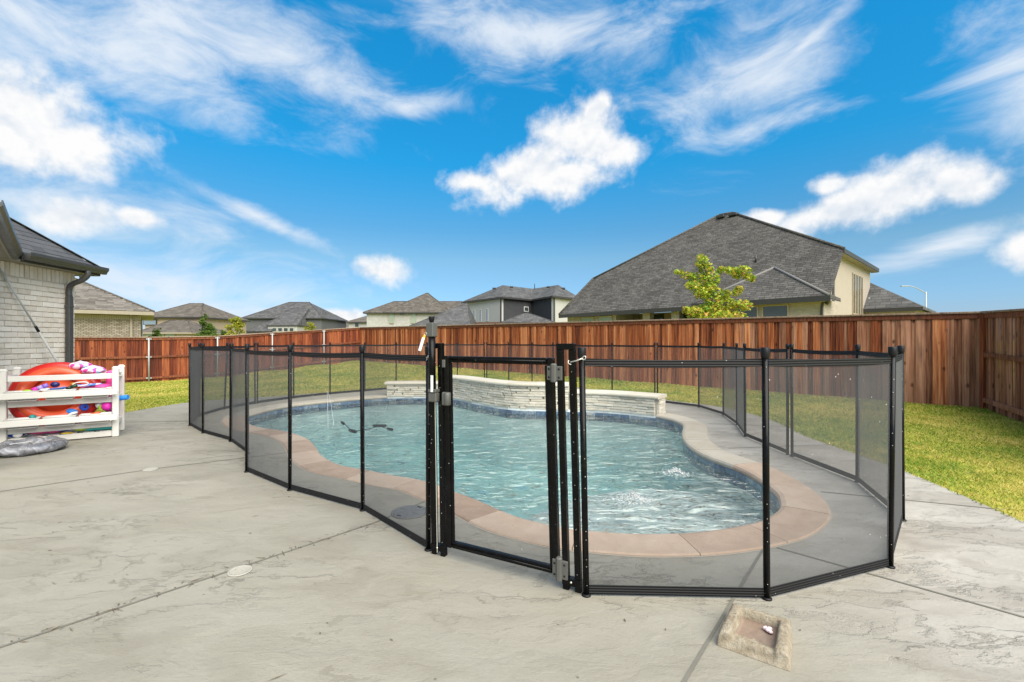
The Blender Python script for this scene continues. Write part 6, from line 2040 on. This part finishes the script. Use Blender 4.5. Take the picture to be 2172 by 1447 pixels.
# --- its lower neighbour further back
simple_house('pale low house half hidden behind the white brick house',
    [(P3(733, 683, 82), P3(800, 683, 82), dict(depth=10, z_base=-0.5, z_ridge=z_at(667, 87), in_l=3.4, in_r=1.0, wall=M['white_wall'], roof=M['roof_tan'], fascia=M['fascia_dark'], oh=0.4))],
    [(P3(757, 689, 82.3), 0.8, 0.9, M['frame_white'], M['pane_dark'], 0)], (-27, 86, 0))
simple_house('distant taupe roofed house low on the horizon left of the white brick house',
    [(P3(684, 694, 120), P3(752, 694, 120), dict(depth=9, z_base=-0.5, z_ridge=z_at(685.5, 124), in_l=1.5, in_r=1.5, wall=M['beige_wall'], roof=M['roof_tan'], fascia=M['fascia_tan'], oh=0.4))],
    [], (-45, 124, 0))
# --- dark grey house
simple_house('dark grey stucco house with slate roof and a white window bay',
    [(P3(512, 674.5, 75), P3(685, 674.5, 75), dict(depth=12, z_base=-0.5, z_ridge=z_at(641.5, 81), in_l=4.9, in_r=4.9, wall=M['grey_wall'], roof=M['roof_far'], fascia=M['fascia_dark'], oh=0.4)),
     (P3(565, 690, 71.5), P3(631, 690, 71.5), dict(depth=12, z_base=-0.5, z_ridge=z_at(655, 77.5), in_l=0.9, in_r=0.9, wall=M['white_wall'], roof=M['roof_far'], fascia=M['fascia_dark'], oh=0.15)),
     (P3(520, 702.5, 71), P3(574, 702.5, 71), dict(depth=8, z_base=-0.5, z_ridge=z_at(673, 75), in_l=3.4, in_r=0.2, wall=M['grey_wall'], roof=M['roof_far'], fascia=M['fascia_dark'], oh=0.15)),
     (P3(645, 672.5, 76), P3(684, 674.5, 76), dict(depth=8, z_base=-0.5, z_ridge=z_at(657, 80), in_l=1.0, in_r=1.6, wall=M['grey_wall'], roof=M['roof_far'], fascia=M['fascia_dark'], oh=0.3))],
    [(P3(582 + 12.2 * i, 699.5, 71.55), 0.72, 0.62, M['frame_white'], M['pane_dark'], 0) for i in range(4)], (-38, 78, 0))
# --- beige houses at the left
simple_house('beige two storey house with taupe roofs right of the tan brick house',
    [(P3(296, 668, 52), P3(424, 676, 52), dict(depth=10, z_base=-0.5, z_ridge=z_at(644, 57), in_l=2.2, in_r=3.0, wall=M['beige_wall'], roof=M['roof_tan'], fascia=M['fascia_dark'], oh=0.35)),
     (P3(290, 705, 47), P3(407, 705, 47), dict(depth=7, z_base=-0.5, z_ridge=z_at(680, 50.5), in_l=0.8, in_r=2.9, wall=M['cream_brick'], roof=M['roof_tan'], fascia=M['fascia_tan'], oh=0.35))],
    [(P3(318, 684, 52.2), 1.5, 0.6, M['fascia_dark'], M['pane_sky'], 0)] + [(P3(317 + 22 * i, 709.5, 47.3), 0.95, 0.55, M['frame_tan'], M['pane_blind'], 0) for i in range(3)], (-39, 54, 0))
simple_house('far taupe roofed house showing between the conifer and the yellow tree',
    [(P3(415, 697, 85), P3(487, 697, 85), dict(depth=10, z_base=-0.5, z_ridge=z_at(669, 90), in_l=2.4, in_r=3.0, wall=M['beige_wall'], roof=M['roof_tan'], fascia=M['fascia_dark'], oh=0.35))],
    [], (-55, 90, 0))

# --- tan brick house just past the left fence
def house_tan():
    root = thing('neighbour_house', (-23, 27, 0), 'tan brick single storey house with brown roof beyond the left fence', 'house')
    CRp = P3(327, 661.5, 26)
    CLp = CRp - Vector((0.78, 0.62, 0)) * 9.5
    g = hip_block(root, CLp, CRp, 9, -0.8, 5.0, 3.6, 3.75, M['tan_brick'], M['roof_brown'], M['fascia_tan'], 0.6, th=0.2)
    f, x, y, L, ze = g['f'], g['x'], g['y'], g['L'], g['ze']
    # shingles of the visible slope, course by course
    rise, run = 5.0 - ze, 4.5
    slope = math.hypot(rise, run)
    upv = (y * run + ZA * rise).normalized()
    rows = 20
    cr = slope / rows
    for r in range(rows):
        t0 = (r + 0.5) / rows
        sL, sR = 3.6 * t0 + 0.05, L - 3.75 * t0 - 0.12
        s = max(sL, L - 4.6) - rng.uniform(0, 0.3)
        while s < sR:
            w = rng.uniform(0.26, 0.52)
            a, b = max(s, max(sL, L - 4.6)), min(s + w - 0.006, sR)
            if b - a > 0.08:
                c = f((a + b) / 2, run * t0, ze + rise * t0 + 0.012 + rng.uniform(0, 0.008))
                nn = x.cross(upv)
                MB().box(c, (x, (upv - nn * 0.03).normalized(), nn), ((b - a) / 2, cr * 0.55, 0.006)).build('shingle', M['shingle_brown'], root)
            s += w
    # soldier course under the eave
    mb = MB()
    s = L - 4.9
    while s < L - 0.62:
        mb.box(f(s, 0.598, ze - 0.34), (x, y, ZA), (0.029, 0.012, 0.11))
        s += 0.075
    tag(mb.build('soldier_course', M['soldier_tan'], root), kind='stuff')
    MB().box(f(L - 1.02, 0.55, 1.2), (x, y, ZA), (0.055, 0.045, 1.62), 0.01).build('downspout', M['fascia_tan'], root)
M['shingle_brown'] = mat_stone('brown_shingle', [(0.075, 0.066, 0.057), (0.125, 0.112, 0.096), (0.20, 0.18, 0.157)], 2.0, 0.92, 0.4)
M['soldier_tan'] = mat_stone('tan_soldier_brick', [(0.36, 0.31, 0.25), (0.5, 0.45, 0.38)], 6.0, 0.9, 0.4)
house_tan()

# ------------------------------------------------------------------ street lamp
def lamp():
    d = 60.0
    b = P3(1964, 660, d)
    root = thing('street_lamp', (b.x, d, 0), 'grey curved arm street lamp far off at the right', 'street lamp')
    MB().tube([(b.x, d, -0.2), (b.x, d, z_at(619, d))], [0.12, 0.08], 8).build('pole', M['galv'], root)
    MB().tube(crom([P3(1964, 622, d), P3(1955, 617, d), P3(1940, 609.5, d), P3(1928, 607, d), P3(1918, 607, d)], 5), 0.055, 8).build('arm', M['galv'], root)
    MB().box(P3(1917, 607.2, d), ((1, 0, 0), (0, 1, 0), (0, 0, 1)), (0.38, 0.14, 0.06), 0.03).build('lamp_head', M['galv'], root)
lamp()

# ------------------------------------------------------------------ trees
def leaves(centers, n, size, rs, tint_fn, star=False):
    """leaf faces spread in ellipsoid clumps; returns verts, faces, tint"""
    vs, fs, tn = [], [], []
    wts = np.array([c[1][0] * c[1][1] * c[1][2] for c in centers]) ** 0.62
    wts = wts / wts.sum()
    pick = rs.choice(len(centers), n, p=wts)
    for k in range(n):
        c, r = centers[pick[k]]
        while True:
            q = rs.uniform(-1, 1, 3)
            if (q * q).sum() <= 1: break
        p = Vector((c[0] + q[0] * r[0], c[1] + q[1] * r[1], c[2] + q[2] * r[2]))
        nrm = Vector(rs.normal(0, 1, 3)) + Vector((0, -0.4, 0.8))
        nrm.normalize()
        a = nrm.cross(Vector(rs.normal(0, 1, 3))).normalized()
        b = nrm.cross(a)
        s = size * rs.uniform(0.6, 1.25)
        i0 = len(vs)
        if star:
            sh = ((0, -0.55), (0.24, -0.2), (0.58, 0.02), (0.26, 0.16), (0.0, 0.62), (-0.26, 0.16), (-0.58, 0.02), (-0.24, -0.2))
            for x, y in sh: vs.append(p + a * x * s + b * y * s + nrm * (abs(x) * -0.25 * s))
            fs.append(tuple(range(i0, i0 + 8)))
            m = 8
        else:
            for x, y in ((0, -0.5), (0.3, 0), (0, 0.55), (-0.3, 0)): vs.append(p + a * x * s + b * y * s + nrm * (0.12 * s if x else 0))
            fs.append(tuple(range(i0, i0 + 4)))
            m = 4
        tn += [tint_fn(p, rs)] * m
    return vs, fs, tn

def crown(root, centers, n, size, mat, rs, tint_fn, star=False):
    vs, fs, tn = leaves(centers, n, size, rs, tint_fn, star)
    o = MB().add(vs, fs).build('crown', mat, root)
    at = o.data.attributes.new('tint', 'FLOAT', 'POINT')
    at.data.foreach_set('value', np.array(tn, dtype=np.float32))
    return o

def maple():
    d = 14.5
    base = P3(1517, 723, d); 
    root = thing('maple_tree', (base.x, d, 0), 'young yellow green maple with orange leaf tips in front of the large house', 'tree')
    j = lambda u, v, dd=0.0: P3(u, v, d + dd)
    tr = [Vector((base.x, d, -0.2)), j(1516, 700), j(1512, 660, 0.02), j(1508, 628), j(1505, 600, -0.03), j(1496, 572), j(1486, 545)]
    MB().tube(crom(tr, 4), list(np.linspace(0.055, 0.008, 25)), 8).build('trunk', M['bark'], root)
    brs = [((1507, 615), (1475, 592), (1436, 577), 0.25), ((1509, 622), (1550, 600), (1590, 578), -0.3), ((1510, 632), (1478, 618), (1462, 606), -0.35), ((1505, 604), (1528, 585), (1535, 567), 0.2),
           ((1513, 655), (1548, 640), (1574, 622), 0.3), ((1514, 668), (1480, 662), (1450, 658), -0.3), ((1514, 668), (1560, 655), (1585, 645), -0.35), ((1502, 590), (1482, 575), (1474, 570), 0.15)]
    for a, b, c, dd in brs:
        MB().tube(crom([j(*a), j(*b, dd * 0.6), j(*c, dd)], 4), list(np.linspace(0.018, 0.004, 9)), 6).build('limb', M['bark'], root)
    px = d / FPX
    C = []
    for u, v, ru, rv, dd in ((1488, 555, 13, 17, 0), (1498, 572, 16, 16, 0.05), (1440, 577, 12, 6, 0.25), (1458, 584, 15, 9, 0.2), (1476, 592, 17, 14, 0.1), (1470, 606, 15, 12, -0.2), (1505, 595, 22, 20, 0), (1500, 615, 26, 16, 0),
                            (1488, 622, 18, 13, -0.2), (1530, 572, 11, 10, 0.2), (1555, 575, 18, 10, -0.2), (1578, 573, 15, 11, -0.3), (1588, 588, 12, 8, -0.3), (1596, 593, 6, 5, -0.3), (1565, 585, 12, 7, -0.2), (1512, 640, 20, 17, 0),
                            (1535, 625, 18, 13, 0.2), (1560, 622, 13, 9, 0.3), (1568, 613, 8, 7, 0.3), (1500, 658, 26, 16, 0), (1540, 648, 26, 16, 0.1), (1470, 660, 22, 11, -0.2), (1455, 655, 9, 6, -0.3), (1575, 648, 20, 12, -0.2), (1520, 672, 60, 14, 0), (1500, 690, 45, 14, 0), (1545, 690, 40, 14, 0)):
        C.append((P3(u, v, d + dd), (ru * px, max(ru, rv) * px * 0.9, rv * px)))
    rs = np.random.RandomState(5)
    def tint(p, rs):
        low = max(0, min(1, (2.75 - p.z) / 0.9))
        right = max(0, (p.x - base.x) / 1.0)
        return float(np.clip(0.42 + rs.normal(0, 0.19) + 0.14 * low * (rs.rand() < 0.6) + 0.10 * right + (0.4 if rs.rand() < 0.10 + 0.14 * low else 0), 0, 1))
    crown(root, C, 5600, 0.088, M['leaf_maple'], rs, tint, True)
maple()

def conifer():
    d = 31.0
    root = thing('conifer_tree', (P3(435, 723, d).x, d, -0.3), 'small cone shaped green tree behind the left fence', 'tree')
    b = P3(435, 720, d)
    MB().tube([(b.x, d, -0.4), P3(435, 690, d), P3(434, 668, d)], [0.06, 0.03, 0.008], 7).build('trunk', M['bark'], root)
    px = d / FPX
    C = []
    rs = np.random.RandomState(8)
    for v in range(668, 722, 4):
        w = 2 + (v - 666) * 0.56
        for k in range(3):
            a = rs.uniform(0, 6.28)
            rr = w * 0.55
            C.append((Vector((P3(435 + rr * math.cos(a), v, d).x, d + rr * math.sin(a) * px, z_at(v, d))), (w * 0.45 * px + 0.03, w * 0.45 * px + 0.03, 3.4 * px)))
    crown(root, C, 2200, 0.13, M['leaf_green'], rs, lambda p, r: float(np.clip(r.normal(0.45, 0.25), 0, 1)))
conifer()

def small_tree(u, v_top, v_bot, ru, d, label, mat, seed, n, name='small_tree'):
    root = thing(name, (P3(u, 723, d).x, d, -0.2), label, 'tree')
    px = d / FPX
    MB().tube([(P3(u, 723, d).x, d, -0.4), P3(u + 1, (v_top + v_bot) / 2, d), P3(u + 2, v_top + 2, d)], [0.06, 0.035, 0.01], 7).build('trunk', M['bark'], root)
    rs = np.random.RandomState(seed)
    C = []
    for k in range(16):
        v = rs.uniform(v_top + 3, v_bot)
        w = ru * (0.35 + 0.65 * (v - v_top) / (v_bot - v_top))
        x = u + rs.uniform(-w, w)
        C.append((Vector((P3(x, v, d).x, d + rs.uniform(-w, w) * px, z_at(v, d))), (rs.uniform(0.25, 0.5) * ru * px, 0.4 * ru * px, rs.uniform(3, 6) * px)))
        if k < 6: MB().tube([P3(u, (v + v_bot) / 2 + 5, d), C[-1][0]], [0.02, 0.006], 5).build('limb', M['bark'], root)
    crown(root, C, n, 0.15, mat, rs, lambda p, r: float(np.clip(r.normal(0.5, 0.28), 0, 1)))
small_tree(502, 672, 716, 20, 33.0, 'loose yellow green young tree left of the dark grey house', M['leaf_yellow'], 3, 1100)
small_tree(656, 682, 706, 12, 45.0, 'small round yellow green tree before the dark grey house', M['leaf_yellow'], 4, 700)
small_tree(331, 696, 722, 14, 30.0, 'faint green sapling rising above the left fence', M['leaf_green'], 6, 260)
small_tree(472, 700, 722, 8, 36.0, 'low dark green shrub top between the conifer and the yellow tree', M['leaf_green'], 9, 300, 'shrub')

# ------------------------------------------------------------------ lawn grass
def build_grass():
    dk = [(p.x, p.y) for p in DECK_S]
    yard = [tuple(BK0), tuple(BK1), tuple(LF1), (-8.0, 7.75), (-6.5, 7.7), (3.0, 0.0), tuple(BK0 + RF_DIR * 6)]
    rs = np.random.RandomState(21)
    P, H, Wd, onk = [], [], [], []
    for (y0, y1, dens, h, w) in ((1.0, 5.2, 5200, 0.026, 0.0042), (5.2, 8.0, 3600, 0.026, 0.0055), (8.0, 12.0, 1900, 0.028, 0.008), (12.0, 18.0, 1000, 0.03, 0.013), (18.0, 25.0, 600, 0.032, 0.019)):
        x0, x1 = -1.25 * y1, 1.25 * y1
        n = int((x1 - x0) * (y1 - y0) * dens)
        x, y = rs.uniform(x0, x1, n), rs.uniform(y0, y1, n)
        k = (np.abs(x) < 1.22 * y + 0.4)
        x, y = x[k], y[k]
        k = inside(yard, x, y)
        x, y = x[k], y[k]
        ins = inside(dk, x, y)
        e = 0.03                                                   # blades leaning over the edge of the deck
        deep = inside(dk, x + e, y) & inside(dk, x - e, y) & inside(dk, x, y + e) & inside(dk, x, y - e)
        k = ~ins | (~deep & (rs.rand(len(x)) < 0.55))
        x, y = x[k], y[k]
        onk.append(ins[k])
        m = vnoise(x * 3, y * 3, 2) * 0.6 + 0.6
        P.append(np.stack([x, y], 1)); H.append(h * m * rs.uniform(0.6, 1.2, len(x))); Wd.append(np.full(len(x), w) * rs.uniform(0.7, 1.3, len(x)))
    P, H, Wd = np.concatenate(P), np.concatenate(H), np.concatenate(Wd)
    n = len(P)
    z = np.where(np.concatenate(onk), 0.002, gz(P[:, 0], P[:, 1]))
    a = rs.uniform(0, 2 * np.pi, n)
    ln = rs.uniform(0.3, 2.2, n) * H
    la = rs.uniform(0, 2 * np.pi, n)
    V = np.zeros((n, 3, 3), np.float32)
    V[:, 0, 0] = P[:, 0] - np.cos(a) * Wd; V[:, 0, 1] = P[:, 1] - np.sin(a) * Wd; V[:, 0, 2] = z - 0.004
    V[:, 1, 0] = P[:, 0] + np.cos(a) * Wd; V[:, 1, 1] = P[:, 1] + np.sin(a) * Wd; V[:, 1, 2] = z - 0.004
    V[:, 2, 0] = P[:, 0] + np.cos(la) * ln; V[:, 2, 1] = P[:, 1] + np.sin(la) * ln; V[:, 2, 2] = z + H
    me = bpy.data.meshes.new('lawn_grass')
    me.vertices.add(n * 3); me.loops.add(n * 3); me.polygons.add(n)
    me.vertices.foreach_set('co', V.ravel())
    me.loops.foreach_set('vertex_index', np.arange(n * 3, dtype=np.int32))
    me.polygons.foreach_set('loop_start', np.arange(0, n * 3, 3, dtype=np.int32))
    me.update(calc_edges=True)
    at = me.attributes.new('tint', 'FLOAT', 'POINT')
    at.data.foreach_set('value', np.repeat(rs.rand(n), 3).astype(np.float32))
    me.materials.append(M['blade'])
    o = bpy.data.objects.new('lawn_grass', me)
    COL.objects.link(o)
    tag(o, 'short patchy green and straw coloured lawn grass', 'grass', kind='stuff')
    print('blades', n)
build_grass()
